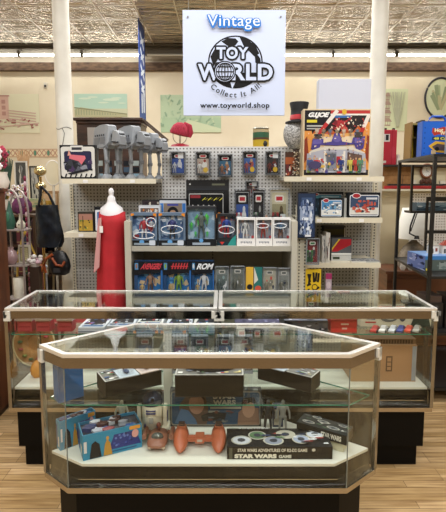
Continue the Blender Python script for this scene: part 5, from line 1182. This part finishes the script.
pbox('game_carton', 'blue topped game carton lying on the lower rack shelf', 'carton', 1.77, 3.62, .9805, .38, .115, .3, '6a86c4', bluebox, topart=lambda A: (A.rect(0, 0, 1, 1, '6f96cc'), A.rect(.05, .1, .95, .9, '86a8d8')), leftart=lambda A: (A.rect(0, 0, 1, 1, '7486c0'), A.blobs(16, 3, ['c4cce8', '3a4a8a', '9aa6d8', '2a3050'], 0, 0, 1, 1, .15)), rz=radians(4))
for i, (x, c, lab) in enumerate(((1.70, 'e4e0d8', 'white toy building on top of the blue topped carton'), (1.80, 'd8d4cc', 'white ornament with red parts on the blue carton, nearer the frame edge'))):
    m = MB(); m.box(-.035, .035, -.03, .03, 0, .07, mat(c)); m.prism([(-.04, -.035), (.04, -.035), (.04, .035), (-.04, .035)], .0705, .11, mat(['b9b4a8', 'a84a3c'][i]), taper=[(-.005, -.005), (.005, -.005), (.005, .005), (-.005, .005)]); A = Art(m, (-.035, -.03, 0), (.07, 0, 0), (0, 0, .07)); A.rect(.15, .1, .4, .6, '5a5650'); A.rect(.6, .3, .85, .7, '8a4a3c')
    tag(m.build('toy_building', loc=(x, 3.75, 1.0960)), lab, 'ornament')
m = MB(); m.box(-.2, .2, 0, .1, 0, .075, mat('3f5a6c')); A = Art(m, (-.2, 0, 0), (.4, 0, 0), (0, 0, .075)); A.rect(0, .5, 1, 1, '8aa4b4'); A.blobs(24, 3, ['c9d4d8', '2a3a48', '5a7a8c'], 0, .1, 1, .7, .1)
tag(m.build('long_box', loc=(2.0, 4.345, 1.4105)), 'long blue grey picture box on the small black bracket shelf', 'box')
for i, (x, c) in enumerate(((1.62, '1a1a1c'), (1.78, '2a2422'))):
    m = MB(); m.box(-.07, .07, -.1, .1, 0, .2, mat(c, .4)); m.box(-.06, .06, -.09, .09, .2005, .25, mat('4a3a34')); A = Art(m, (-.07, -.1, 0), (.14, 0, 0), (0, 0, .2)); A.blobs(8, i+5, ['5a5a5c', '8a8a88', '3a2a2a'], .1, .1, .9, .9, .12)
    tag(m.build('storage_box', loc=(x, 3.6, .5505)), ['black storage box on the second lowest rack shelf', 'brown black storage box on the second lowest rack shelf, right of the black one'][i], 'box')
for i, px in enumerate((403, 409)):
    m = MB(); m.lathe([(.018, 0), (.03, .03), (.02, .06), (.028, .09), (.015, .1)], mat('d8d4cc', .3), 12)
    tag(m.build('white_cup', loc=(XX(px-.5+i*2, zch, 4.64), 4.64, zch+.0005)), ['small white china cup on the wooden chest, left of two', 'small white china cup on the wooden chest, right of two'][i], 'cup', 'china cups on the wooden chest')

# ---------------------------------------------------------------- behind the shelving: cabinet, hat, tin
t = thing('wooden_cabinet', 'dark wooden cabinet with panes standing behind the toy walkers', 'cabinet', (-1.25, 5.3, 0)); off = (-1.25, 5.3, 0)
Yk = 5.2; x0 = XX(77, 2, Yk); x1 = XX(141, 2, Yk); ztp = zat(118, Yk)
DW = noisy('dark_carved_wood', '2c1a12', '4a2e20', 4, .4, stretch=(1, 1, 6))
m = MB(); m.box(x0, x1, Yk+.02, Yk+.4, 0, ztp-.06, DW); m.build('body', t, off)
m = MB(); m.box(x0-.02, x1+.03, Yk-.04, Yk+.42, ztp-.03, ztp, DW); m.box(x0-.0, x1+.01, Yk-.01, Yk+.4, ztp-.0595, ztp-.0305, DW); m.build('cornice', t, off, bevel=.006)
for k in range(6):
    a = x0+.1+k*.1; 
    for j, c in enumerate(('8fb0c4', '4a5f74', 'a8b4b4')):
        m = MB(); zz = 1.72+j*.07; m.box(a+.005, a+.075, Yk+.012, Yk+.0195, zz, zz+.055, mat(c if (k+j) % 2 else '23282e', .2)); m.build('window_pane', t, off)
m = MB(); m.box(x0+.12, x0+.32, Yk+.005, Yk+.0195, ztp-.33, ztp-.1, mat('b0aaa6', .3)); m.build('paper_sheet', t, off)
m = MB(); M = Matrix.Rotation(radians(40), 4, 'Y')
for k in range(5): m.box(0, .33, -.02+.02*k, -.008+.02*k, -.01, .015, mat(['5a4a3e', '8a8070', '2e221c', 'a39a88', '3a2c24'][k]), M)
m.box(0, .33, -.02, .09, -.022, -.011, DW, M)
tag(m.build('slatted_board', loc=(x1+.032, Yk+.05, ztp-.02)), 'slatted board leaning down from the right end of the dark cabinet', 'board')
# red knitted hat on a wire head
Yh = 4.6; xh = XX(180, 2.1, Yh); zb = zat(147, Yh)
t = thing('hat_stand', 'wire head stand on red round base wearing a red knitted hat', 'hat stand', (xh, Yh, 0))
m = MB(); m.lathe([(.095, zb-.02), (.085, zb+.02), (.03, zb+.032)], mat('a01f30', .5), 20); m.lathe([(.02, .001), (.02, zb-.02)], mat('55504a'), 10); m.lathe([(.15, .0), (.15, .02)], mat('55504a'), 20); m.build('stand', t)
m = MB(); m.tube([(.068*cos(2*pi*k/24), 0, zb+.105+.075*sin(2*pi*k/24)) for k in range(25)], .0035, mat('7c7468'), 6); m.tube([(0, .068*cos(2*pi*k/24), zb+.105+.075*sin(2*pi*k/24)) for k in range(25)], .0035, mat('7c7468'), 6); m.build('wire_head', t)
m = MB(); RH = noisy('red_knit', '8f2030', 'b8324a', 40, .9, stretch=(3, 3, .2), bump=.6); M = Matrix.Translation((0, 0, zb+.15))@Matrix.Rotation(radians(14), 4, 'Y')
m.lathe([(.09, -.035), (.096, -.02), (.088, .01), (.075, .045), (.045, .075), (.005, .085)], RH, 24, (0, 0, 0), M); m.tube([(.02, 0, .07), (.08, 0, .06), (.105, 0, .01), (.1, 0, -.035)], .02, RH, 10, M, radii=[.03, .032, .026, .018]); m.build('knitted_hat', t)
# tin on top of the pegboard stand: behind
x, zt_ = XZ(261, 130, 4.6); zb2 = zat(147.5, 4.6)
t = thing('paper_canister', 'round green and yellow printed tin standing behind the white pegboard', 'tin', (x, 4.6, zb2-.06))
m = MB(); r = .078; m.lathe([(r, 0), (r, zt_-zb2+.06)], mat('c9a92a', .35), 24)
m.lathe([(r+.001, .15), (r+.001, .2)], mat('2f5f44', .35), 24); m.lathe([(r+.0012, .2), (r+.0012, .225)], mat('b9a884', .35), 24); m.lathe([(r+.0012, .13), (r+.0012, .15)], mat('5a3a24', .35), 24); m.build('tin_body', t)
m = MB(); m.lathe([(r+.002, .235), (r+.002, .246), (r-.01, .248)], mat('a9a69a', .3, .8), 24); m.build('lid', t)
m = MB(); m.ell((.035, -.07, .09), (.022, .012, .03), mat('23201c'), 10, 6); m.build('printed_figure', t)
m = MB(); m.box(-.2, .75, 4.45, 4.85, 0, zb2-.0605, mat('7a6a54', .6)); 
tag(m.build('stock_cupboard', None, (0, 4.6, 0), loc=(0, 4.6, 0)), 'plain brown cupboard behind the centre shelving unit carrying the printed tin', 'cupboard')

# ---------------------------------------------------------------- left clutter
LW = noisy('brown_dresser', '4e2c1c', '6f4329', 3, .45, stretch=(6, 6, 1))
t = thing('dresser', 'brown wooden dresser end at the far left edge, standing on the floor', 'dresser', (-1.95, 3.17, 0)); off = (-1.95, 3.17, 0)
m = MB(); m.box(-2.3, -1.59, 2.92, 3.42, .04, 1.60, LW); m.build('body', t, off, bevel=.004)
m = MB(); m.box(-2.32, -1.575, 2.9, 3.44, 1.6005, 1.625, LW); m.build('top', t, off, bevel=.004)
m = MB(); m.box(-2.29, -1.60, 2.93, 3.41, 0, .0395, mat('2c1810', .5)); m.build('plinth', t, off)
m = MB(); m.add([(-1.68+.1*cos(a)*(1+.1*sin(5*a)), 3.3+.09*sin(a), 1.6265) for a in [2*pi*k/24 for k in range(24)]], [tuple(range(24))], mat('dcd6d2', .8)); q = m.build('lace_doily', None, (-1.68, 3.3, 1.6265), loc=(-1.68, 3.3, 1.6265)); s = q.modifiers.new('s', 'SOLIDIFY'); s.thickness = .002; s.offset = 1; tag(q, 'white lace doily on top of the brown dresser', 'doily')
# dark bookcase behind
t = thing('bookcase', 'dark open bookcase behind the black tote bag at the left', 'bookcase', (-2.3, 4.9, 0)); off = (-2.3, 4.9, 0)
bx0, bx1 = -2.7, XX(57, 1.2, 4.9); bz = 1.36
for a in (bx0, bx1-.025): m = MB(); m.box(a, a+.025, 4.9, 5.2, 0, bz, DW); m.build('side', t, off)
m = MB(); m.box(bx0, bx1, 5.2, 5.215, 0, bz, mat('1c120d', .6)); m.build('back', t, off)
for z in (.06, .38, .70, 1.02): m = MB(); m.box(bx0+.026, bx1-.026, 4.9, 5.199, z-.02, z, DW); m.build('shelf', t, off)
m = MB(); m.box(bx0-.01, bx1+.01, 4.88, 5.22, bz+.0005, bz+.025, DW); m.build('top', t, off)
R = random.Random(33); k = 0
pal = [('dark brown', '3a2418'), ('black', '17171a'), ('maroon', '5a1f2a'), ('cream', 'c9bfa4'), ('navy', '1f2a4a'), ('grey', '6a6a68'), ('orange', 'a85a2a'), ('forest green', '2a4a34')]
for zi, z in enumerate((.7005, 1.0205)):
    x = bx1-.04
    for j in range(8):
        nm, c = pal[(j*3+zi*5) % 8]; w = R.uniform(.03, .06); hh = R.uniform(.2, .28)
        m = MB(); m.box(-w/2, w/2, 0, .17, 0, hh, mat(c, .6)); A = Art(m, (-w/2, 0, 0), (w, 0, 0), (0, 0, hh)); A.rect(.2, .6, .8, .8, 'a8986a'); A.rect(.1, .1, .9, .13, 'a8986a')
        x -= w+.004
        tag(m.build('book', loc=(x, 4.93, z)), '%s book on the %s bookcase shelf, %s from the right end' % (nm, ['third', 'top'][zi], ['first', 'second', 'third', 'fourth', 'fifth', 'sixth', 'seventh', 'eighth'][j]), 'book', 'books in the dark bookcase')
zB = bz+.0255
# things on top of the bookcase
m = MB(); 
for k in range(4): m.box(-.16+.008*k, .14-.004*k, -.1, .1, .03*k, .028+.03*k, mat(['c9b48a', '8a9a74', 'c3ae84', 'a8a882'][k], .8))
A = Art(m, (-.136, -.1, .118), (.264, 0, 0), (0, .2, 0)); A.blobs(20, 3, ['8a9a74', 'c9bfa0', '6a8a6a', 'd8cfb0'], .05, .05, .95, .95, .1)
A = Art(m, (-.13, -.1005, 0), (.26, 0, 0), (0, 0, .118)); A.blobs(18, 4, ['8a9a74', 'c9bfa0', '6f8a6c', 'd8cfb0', 'b59a6a'], .02, .05, .98, .98, .12)
tag(m.build('folded_quilt', loc=(XX(32, 1.45, 4.97), 5.02, zB)), 'folded green and cream patchwork quilt on top of the bookcase', 'quilt')
def frame_(name, lab, px0, px1, py0, py1, Y, c, inner, seed, zbase):
    x0 = XX(px0, 1.6, Y); x1 = XX(px1, 1.6, Y); h = max(.08, zat(py0, Y)-zbase) if py1 is None else zat(py0, Y)-zat(py1, Y); z = zbase if py1 is None else zat(py1, Y); w = x1-x0
    t = thing(name, lab, 'picture frame', ((x0+x1)/2, Y, z))
    m = MB(); m.ring([(-w/2, 0), (w/2, 0), (w/2, h), (-w/2, h)], [(-w/2+.015, .015), (w/2-.015, .015), (w/2-.015, h-.015), (-w/2+.015, h-.015)], 0, .018, mat(c, .4))
    m.v = [Vector((p.x, .018-p.z, p.y)) for p in m.v]; m.build('frame', t)
    m = MB(); m.box(-w/2+.0155, w/2-.0155, .008, .013, .0155, h-.0155, mat(inner)); A = Art(m, (-w/2+.0155, .008, .0155), (w-.031, 0, 0), (0, 0, h-.031)); A.blobs(18, seed, ['2a2a2c', '8a8a88', 'b9b4a8', '4a4a48'], .05, .05, .95, .95, .12); m.build('picture', t)
    m = MB(); m.beam((0, .02, h*.7), (0, .07, .006), .006, mat(c)); m.build('easel_back', t)
frame_('framed_photograph', 'white framed photograph high at the left among the flowers', 15, 28, 161, None, 5.1, 'd8d4ca', '4a4a46', 3, zB)
m = MB(); m.box(-.08, .08, 0, .1, 0, .2, mat('a8845c', .7)); m.box(-.07, .07, -.003, -.0005, .02, .17, mat('c9a884', .7))
tag(m.build('paper_bag', loc=(XX(50, 1.6, 5.0), 5.0, zB)), 'tan paper bag standing on the bookcase behind the brass balls', 'bag')
def flowers(lab, px, Y, zbase, n, seed, cols, sp=.12):
    t = thing('flower_arrangement', lab, 'flowers', (XX(px, zbase+.1, Y), Y, zbase))
    m = MB(); m.lathe([(.03, 0), (.045, .04), (.03, .09), (.035, .11)], mat('d8cfc4', .3), 14); m.build('vase', t)
    R = random.Random(seed)
    for k in range(n):
        a = R.uniform(0, 2*pi); r = R.uniform(.02, sp); z = .14+R.uniform(0, .13)
        c = R.choice(cols); m = MB(); p = (r*cos(a), r*sin(a)*.6, z)
        m.tube([(0, 0, .1), (p[0]*.5, p[1]*.5, z*.7), p], .002, mat('3a5a34'), 5)
        for j in range(5): m.ell((p[0]+.014*cos(j*1.257), p[1]-.004, p[2]+.014*sin(j*1.257)), (.012, .006, .012), mat(c, .6), 7, 5)
        m.ell((p[0], p[1]-.009, p[2]), (.007, .006, .007), mat('c9a83a' if c[0] in 'de' else '4a1020'), 6, 4); m.build('flower', t)
flowers('white and maroon artificial flowers in a vase on the brown dresser', 2.5, 3.3, 1.6295, 16, 3, ['e4dcdc', '8a1f3c', 'e4dcdc', 'a83048'], .07)
flowers('white and maroon flowers standing on the bookcase at far left', 6, 4.98, zB, 22, 5, ['e8e2e0', '7a1a34', 'e4dcdc', '9a2a44'])
flowers('maroon and white flowers on the bookcase beside the folded quilt', 19, 4.95, zB, 20, 9, ['e8e2e0', '6a1a2c', '7a1a34', 'dcd2cc'], .1)
m = MB(); m.lathe([(.06, .01), (.08, .06), (.1, .1), (.09, .17), (.04, .2), (.0, .2)], mat('b9903a', .35, .5), 16); tag(m.build('gold_jar', loc=(XX(3, 1.5, 5.08), 5.1, zB)), 'gold rounded jar at the far left behind the flowers', 'jar') 
# brass stand with the tote
Yb = 4.3; xb_ = XX(41, 1.6, Yb); zt1 = zat(171, Yb); zt2 = zat(186, Yb)
t = thing('brass_stand', 'tall brass stand with two round balls carrying the black bags', 'stand', (xb_, Yb, 0))
BRS = mat('b9985a', .2, .9)
m = MB(); m.lathe([(.09, 0), (.085, .02), (.03, .05), (.012, .08), (.012, zt1-.05)], BRS, 20); m.tube([(0, 0, zt2-.06), (.03, -.03, zt2-.055), (.045, -.05, zt2-.03)], .006, BRS, 8); m.tube([(0, 0, zat(240, Yb)), (.08, -.04, zat(240, Yb)), (.1, -.05, zat(240, Yb)+.03)], .006, BRS, 8); m.build('pole', t)
for z, r in ((zt1, .056), (zt2, .048)):
    m = MB(); m.ell((0, 0, z), (r, r, r*.8), mat('c9b98a', .25, .8), 18, 12); m.build('brass_ball', t)
def tote():
    Y = 4.22; x = XX(49, 1.2, Y); zb = zat(247, Y); zt_ = zat(205, Y); zh = zat(186, Y)
    t = thing('tote_bag', 'large black shiny tote bag hanging by two long straps', 'bag', (x, Y, zb))
    m = MB(); secs = []; n = 28; h = zt_-zb; TB = noisy('black_nylon', '06090d', '141e2a', 14, .32, bump=.9)
    for k in range(9):
        f = k/8; w = .128-.03*f+(.0 if k else -.02); d = .045-.02*f
        secs.append([((w+.006*sin(7*a+k))*cos(a)+.012*sin(f*5), (d+.007*sin(5*a+2*k))*sin(a), f*h) for a in [2*pi*i/n for i in range(n)]])
    m.loft(secs, TB); m.build('bag_body', t)
    xh = xb_+.045-x
    for s, o in ((-.075, -.02), (.06, .0)):
        m = MB(); m.tube([(s, o, h-.01), ((s+xh)/2+.01, o-.01, h+(zh-zt_)*.55), (xh, -.03+o*.3, zh-zb+.0)], .012, TB, 6); m.build('strap', t)
tote()
def handbag():
    Y = 4.1; x = XX(58, 1.05, Y); z = zat(275, Y)
    t = thing('handbag', 'small black leather handbag with orange brown strap below the tote', 'bag', (x, Y, z))
    LB = noisy('black_leather', '111214', '24262a', 20, .3, bump=.4)
    m = MB(); n = 24
    m.loft([[((w)*cos(a)+.01, d*sin(a), zz) for a in [2*pi*i/n for i in range(n)]] for zz, w, d in ((0, .05, .02), (.02, .085, .04), (.08, .1, .045), (.14, .09, .035), (.2, .06, .02), (.22, .03, .01))], LB); m.build('bag_body', t)
    m = MB(); m.tube([(-.04, -.04, .16), (-.0, -.055, .1), (.05, -.05, .09), (.07, -.04, .13)], .012, mat('9a4a24', .4), 8); m.tube([(-.04, -.03, .19), (-.1, -.02, .15), (-.13, 0, .08), (-.12, .01, .02)], .013, mat('a8522a', .4), 8); m.build('strap', t)
    m = MB(); m.box(-.03, .03, -.05, -.044, .03, .07, mat('3a3a3c', .3)); m.build('pocket', t)
    m = MB(); m.tube([(-.02, 0, .215), (.0, .03, .27), (.02, .05, .335)], .004, LB, 6); m.build('hanging_loop', t)
handbag()
m = MB(); m.ell((0, 0, .0), (.035, .035, .04), mat('b0622e', .35), 14, 10); m.tube([(0, 0, .03), (.02, 0, .09)], .01, mat('8a4a28'), 8); m.tube([(0, 0, -.035), (0, 0, -zat(268, 4.12)+.002)], .006, mat('5a3a24'), 6)
o = m.build('walking_stick', loc=(XX(41, 1, 4.12), 4.12, zat(268, 4.12))); tag(o, 'stick with rounded orange wooden knob beside the handbag', 'walking stick')
for i, (px, top, c, lab) in enumerate(((33, 262, '5a3a20', 'thin brown stick leaning low at the left'), (37, 258, '1a1a1c', 'thin black stick beside the brown stick'), (46, 268, 'b9bcc0', 'pale silver stick right of the orange knob'), (50, 270, '8a7a5a', 'tan stick furthest right under the handbag'))):
    Y = 4.18+.03*i; h = zat(top, Y); m = MB(); m.beam((0, 0, 0), (.03*(i % 2), 0, h), .013, mat(c, .4)); m.ell((.03*(i % 2), 0, h), (.016, .016, .02), mat(c, .3), 8, 6)
    tag(m.build('walking_stick', loc=(XX(px, .9, Y), Y, 0.012)), lab, 'walking stick', 'sticks under the black bags')
# white oval mirror
x, z = XZ(53, 173, 4.62)
t = thing('oval_mirror', 'pale oval hand mirror with thin white rim left of the boxed pink fighter', 'mirror', (x, 4.62, 0))
m = MB(); m.tube([(.08*cos(2*pi*k/30), 0, z+.12*sin(2*pi*k/30)) for k in range(31)], .006, mat('e4e0d8'), 8); m.build('rim', t)
m = MB(); m.loft([[(.077*cos(2*pi*k/30), y, z+.117*sin(2*pi*k/30)) for k in range(30)] for y in (.004, -.004)], mat('ddd2b4', .4), False); m.build('face', t)
m = MB(); m.lathe([(.06, 0), (.06, .02), (.012, .04), (.012, z-.118)], mat('cfc8b8', .4), 14); m.build('stand', t)
m = MB(); m.box(-.07, .07, 0, .2, 0, zat(193, 4.6), mat('c9c0a8', .6)); 
tag(m.build('cream_pedestal', loc=(XX(62, 1, 4.62), 4.78, 0)), 'cream square pedestal beside the left column', 'pedestal')
# arched wire rack with small things
Y = 3.95; x0 = XX(6, 1.4, Y); x1 = XX(25, 1.4, Y); xm = (x0+x1)/2; r = (x1-x0)/2
t = thing('arched_stand', 'arched pale metal shelf stand at the left with small ornaments', 'shelf stand', (xm, Y, 0))
AM = mat('a59a96', .3, .5); ztop_ = zat(190, Y)
for yy in (-.07, .07):
    m = MB(); m.tube([(-r, yy, 0.01), (-r, yy, ztop_-.22)]+[(-r*cos(pi*k/14), yy, ztop_-.22+.22*sin(pi*k/14)) for k in range(1, 14)]+[(r, yy, ztop_-.22), (r, yy, 0.01)], .01, AM, 8); m.build('arch_frame', t)
zsA = []
for py in (229, 264, 297):
    z = zat(py, Y); zsA.append(z); m = MB(); m.box(-r-.02, r+.02, -.08, .08, z-.012, z, mat('9a8e88', .4)); m.build('shelf', t, bevel=.002)
z1_, z2_, z3_ = [z+.0005 for z in zsA]
m = MB(); m.lathe([(.03, 0), (.045, .05), (.035, .11), (.012, .2), (.004, .24)], mat('2f5a4a', .4), 12); m.ell((.0, -.035, .1), (.012, .012, .05), mat('3f7a5f'), 8, 6); tag(m.build('green_vase', loc=(xm-.05, Y, z1_)), 'dark green tapered vase on the top shelf of the arched stand', 'vase')
m = MB(); m.lathe([(.02, 0), (.036, .02), (.036, .05), (.014, .08), (.01, .12), (.016, .13)], mat('e0dcc8', .3), 14); A = Art(m, (-.01, -.037, .03), (.02, 0, 0), (0, 0, .02)); A.ell(.5, .5, .3, .3, '3a3a34', 8); tag(m.build('gourd_vase', loc=(xm+.045, Y-.01, z1_)), 'small white gourd shaped vase with dark spot on the arched stand', 'vase')
m = MB(); m.lathe([(.03, 0), (.05, .03), (.055, .07), (.04, .11), (.02, .13), (.026, .15)], mat('a88a8c', .15, 0, .8), 16); tag(m.build('mauve_vase', loc=(xm-.045, Y-.02, z2_)), 'rounded mauve glass vase on the middle shelf of the arched stand', 'vase')
m = MB(); m.box(-.05, .05, 0, .015, 0, .16, mat('d2cdbb', .5)); A = Art(m, (-.05, 0, 0), (.1, 0, 0), (0, 0, .16)); A.rect(.12, .1, .88, .9, '8a8468'); A.rect(.2, .16, .8, .84, 'c2b88c')
for k in range(6): A.line(.2, .2+k*.1, .8, .3+k*.1, .003, '9a9068')
tag(m.build('woven_plaque', loc=(xm+.045, Y+.03, z2_)), 'cream framed woven basket plaque on the arched stand', 'plaque')
m = MB(); m.lathe([(.045, 0), (.045, .17), (.01, .175)], noisy('ivory_wax', 'cfc8b4', 'e2dccb', 20, .6, bump=.3), 18); tag(m.build('pillar_candle', loc=(xm-.0, Y, z3_)), 'thick ivory pillar candle on the lowest visible shelf of the arched stand', 'candle')
m = MB(); R = random.Random(2); m.loft([[(w*cos(a)+.01*sin(3*a), d*sin(a), zz) for a in [2*pi*i/20 for i in range(20)]] for zz, w, d in ((0, .05, .03), (.04, .09, .045), (.1, .085, .04), (.15, .05, .02))], noisy('purple_print', '3a1430', '6a2a5a', 25, .6)); m.tube([(-.05, 0, .14), (-.03, 0, .22), (.03, 0, .22), (.05, 0, .14)], .006, mat('3a1430'), 6)
tag(m.build('purple_purse', loc=(XX(22, 1.45, 4.4), 4.4, zat(214, 4.4))), 'purple patterned purse behind the arched stand', 'bag')
m = MB(); m.box(-.22, .2, -.12, .12, zat(214, 4.4)-.02, zat(214, 4.4)-.0005, mat('4a3422'));
for a in (-.21, .17): m.box(a, a+.02, -.11, -.09, 0, zat(214, 4.4)-.02, mat('4a3422')); m.box(a, a+.02, .09, .11, 0, zat(214, 4.4)-.02, mat('4a3422'))
tag(m.build('narrow_table', loc=(XX(19, 1.4, 4.4), 4.4, 0)), 'narrow dark wooden table under the purple purse', 'table')
m = MB(); x = XX(26.5, 1.2, 4.12)
for k in range(38): m.ell((0, 0, .04+k*.045), (.014, .014, .024), mat('7a1f3f' if k % 3 else 'c9a8b0', .3), 8, 5)
m.lathe([(.06, 0), (.06, .015), (.01, .03)], mat('5a1f30'), 12)
tag(m.build('beaded_pole', loc=(x, 4.14, 0)), 'slender maroon beaded pole standing right of the arched stand', 'pole')
for i, (a, b) in enumerate((((24, 230), (19, 254)), ((24.5, 230), (34, 258)))):
    pass
m = MB(); pA = XZ(25, 231, 4.24); pB = XZ(18.5, 254, 4.24); pC = XZ(34.5, 256, 4.24)
m.tube([(pA[0], 4.24, pA[1]), (pB[0], 4.22, pB[1]), (pB[0]-.05, 4.22, .02)], .009, mat('c9a84a', .4), 6); m.tube([(pA[0], 4.24, pA[1]), (pC[0], 4.26, pC[1]), (pC[0]+.06, 4.26, .02)], .009, mat('c9a84a', .4), 6)
tag(m.build('yellow_easel', None, (pA[0], 4.24, 0), loc=(pA[0], 4.24, 0)), 'thin yellow easel legs spread behind the arched stand', 'easel')
m = MB(); R = random.Random(4)
for k in range(16): m.ell((R.uniform(-.05, .05), R.uniform(-.03, .03), R.uniform(.0, .07)+.02), (.022, .02, .018), mat(R.choice(['e4dfda', 'd4ccc6', 'c9a8b0']), .8), 8, 6)
m.lathe([(.035, 0), (.045, .03)], mat('cfc8c0'), 12)
tag(m.build('white_flowers', loc=(XX(36, 1, 4.02), 4.0, zat(266, 4.02))), 'bunch of small white silk flowers on a post beside the arched stand', 'flowers')
m = MB(); m.box(-.04, .04, -.03, .03, 0, zat(266, 4.02)-.0005, mat('3a2a20')); tag(m.build('wood_post', loc=(XX(36, 1, 4.02), 4.0, 0)), 'dark square post carrying the white silk flowers', 'post')

# more small things among the clutter at the left
def pot(name, lab, cat, px, Y, z, prof, c, group=None, rough=.35):
    m = MB(); m.lathe(prof, mat(c, rough), 14); return tag(m.build(name, loc=(XX(px, z+.05, Y), Y, z)), lab, cat, group)
frame_('framed_photograph', 'black framed photograph low behind the maroon flowers', 30, 40, 166, None, 5.12, '1c1a1a', 'b9b4a8', 12, zB)
frame_('framed_photograph', 'small cream framed picture at far left behind the gold jar', -4, 8, 156, None, 5.16, 'c9b890', '6a6a5a', 13, zB)
pot('ceramic_pitcher', 'white ceramic pitcher on the bookcase between the flower vases', 'pitcher', 12.5, 4.96, zB, [(.03, 0), (.05, .05), (.045, .1), (.025, .14), (.035, .17)], 'e2dcd4')
pot('small_bowl', 'small black bowl in front on the bookcase beside the folded quilt', 'bowl', 44, 4.93, zB, [(.02, 0), (.04, .03), (.045, .05), (.04, .05)], '1c1a1c')
pot('brass_cup', 'small brass cup right of the black bowl on the bookcase', 'cup', 49, 4.93, zB, [(.018, 0), (.01, .03), (.03, .06), (.034, .1)], 'b9933f', None, .25)
for i, (px, py, c, lab) in enumerate(((27, 150, 'c9a37a', 'tan straw fan standing tall behind the framed photographs'), (10, 158, '2f4a3c', 'dark green leafy spray behind the white pitcher'))):
    Y = 5.19; h = zat(py, Y)-zB; m = MB(); n = 9
    for k in range(n):
        a = -.6+1.2*k/(n-1); m.tube([(0, 0, 0), (.05*sin(a), -.004*k, h*.5), (.14*sin(a), -.004*k, h*cos(a*.5))], .0, mat(c, .7), 5, radii=[.004, .012, .005])
    m.lathe([(.025, 0), (.03, .05)], mat('6a4a34'), 10)
    tag(m.build('dried_spray', loc=(XX(px, zB+.1, Y), Y-.03, zB)), lab, 'dried spray')
# things hanging and standing low behind the arched stand
m = MB(); n = 20
m.loft([[(w*cos(a)+.006*sin(5*a+zz*20), .02*sin(a), zz) for a in [2*pi*i/n for i in range(n)]] for zz, w in ((0, .07), (.1, .068), (.25, .06), (.4, .05), (.45, .02))], noisy('dark_scarf', '1c1218', '4a2434', 18, .8))
tag(m.build('dark_scarf', loc=(XX(38, 1, 4.61), 4.61, zat(262, 4.55))), 'dark maroon scarf hanging behind the arched stand', 'scarf')
m = MB(); h = zat(262, 4.55)+.45; m.tube([(0, .0, 0), (0, .0, h-.452)], .008, mat('2a2420'), 6); m.tube([(0, .035, 0), (0, .035, h), (0, .0, h+.01)], .008, mat('2a2420'), 6); m.lathe([(.06, 0), (.06, .015)], mat('2a2420'), 12)
tag(m.build('scarf_post', loc=(XX(38, 1, 4.61), 4.61, 0)), 'thin dark post holding the maroon scarf', 'post')
for i, (px, top, c, lab) in enumerate(((27, 268, 'c9c0ac', 'cream rolled paper standing behind the beaded pole'), (31, 274, '6a1f2c', 'dark red rolled cloth standing right of the cream roll'))):
    Y = 4.33; h = zat(top, Y); m = MB(); m.lathe([(.028, 0), (.028, h), (.02, h), (.02, h-.02)], mat(c, .7), 14)
    tag(m.build('upright_roll', loc=(XX(px, .9, Y)-.0, Y+.22, 0)), lab, 'roll')

# ---------------------------------------------------------------- light
def area(name, loc, sx, sy, e, col=(1, .985, .955), rot=(0, 0, 0)):
    l = bpy.data.lights.new(name, 'AREA'); l.shape = 'RECTANGLE'; l.size = sx; l.size_y = sy; l.energy = e; l.color = col
    o = bpy.data.objects.new(name, l); COL.objects.link(o); o.location = loc; o.rotation_euler = rot
    return o
for y, e in ((-2.6, 62), (.2, 60), (2.3, 44), (5.3, 56), (7.6, 50)):
    for x in (-2.4, 0, 2.4): area('ceiling_light', (x, y, CZ-.12), 2.2, .18, e)
w_ = bpy.data.worlds.new('world'); scene.world = w_; w_.use_nodes = True
w_.node_tree.nodes['Background'].inputs[0].default_value = (.5, .5, .5, 1); w_.node_tree.nodes['Background'].inputs[1].default_value = .3

# ---------------------------------------------------------------- camera
cd = bpy.data.cameras.new('camera'); co = bpy.data.objects.new('camera', cd); COL.objects.link(co)
co.location = (0, 0, H); co.rotation_euler = (pi/2-TH, 0, 0)
cd.sensor_fit = 'VERTICAL'; cd.sensor_height = 36; cd.lens = F/512*36; cd.shift_y = -(256-CY)/512; cd.clip_start = .05
scene.camera = co
vs = scene.view_settings
scene.view_settings.view_transform = 'Standard'; vs.look = 'None'; vs.gamma = 1; vs.use_curve_mapping = False; vs.exposure = 0.1
try:
    scene.cycles.transparent_max_bounces = 40; scene.cycles.max_bounces = 10; scene.cycles.glossy_bounces = 5; scene.cycles.caustics_reflective = False; scene.cycles.caustics_refractive = False
except Exception: pass
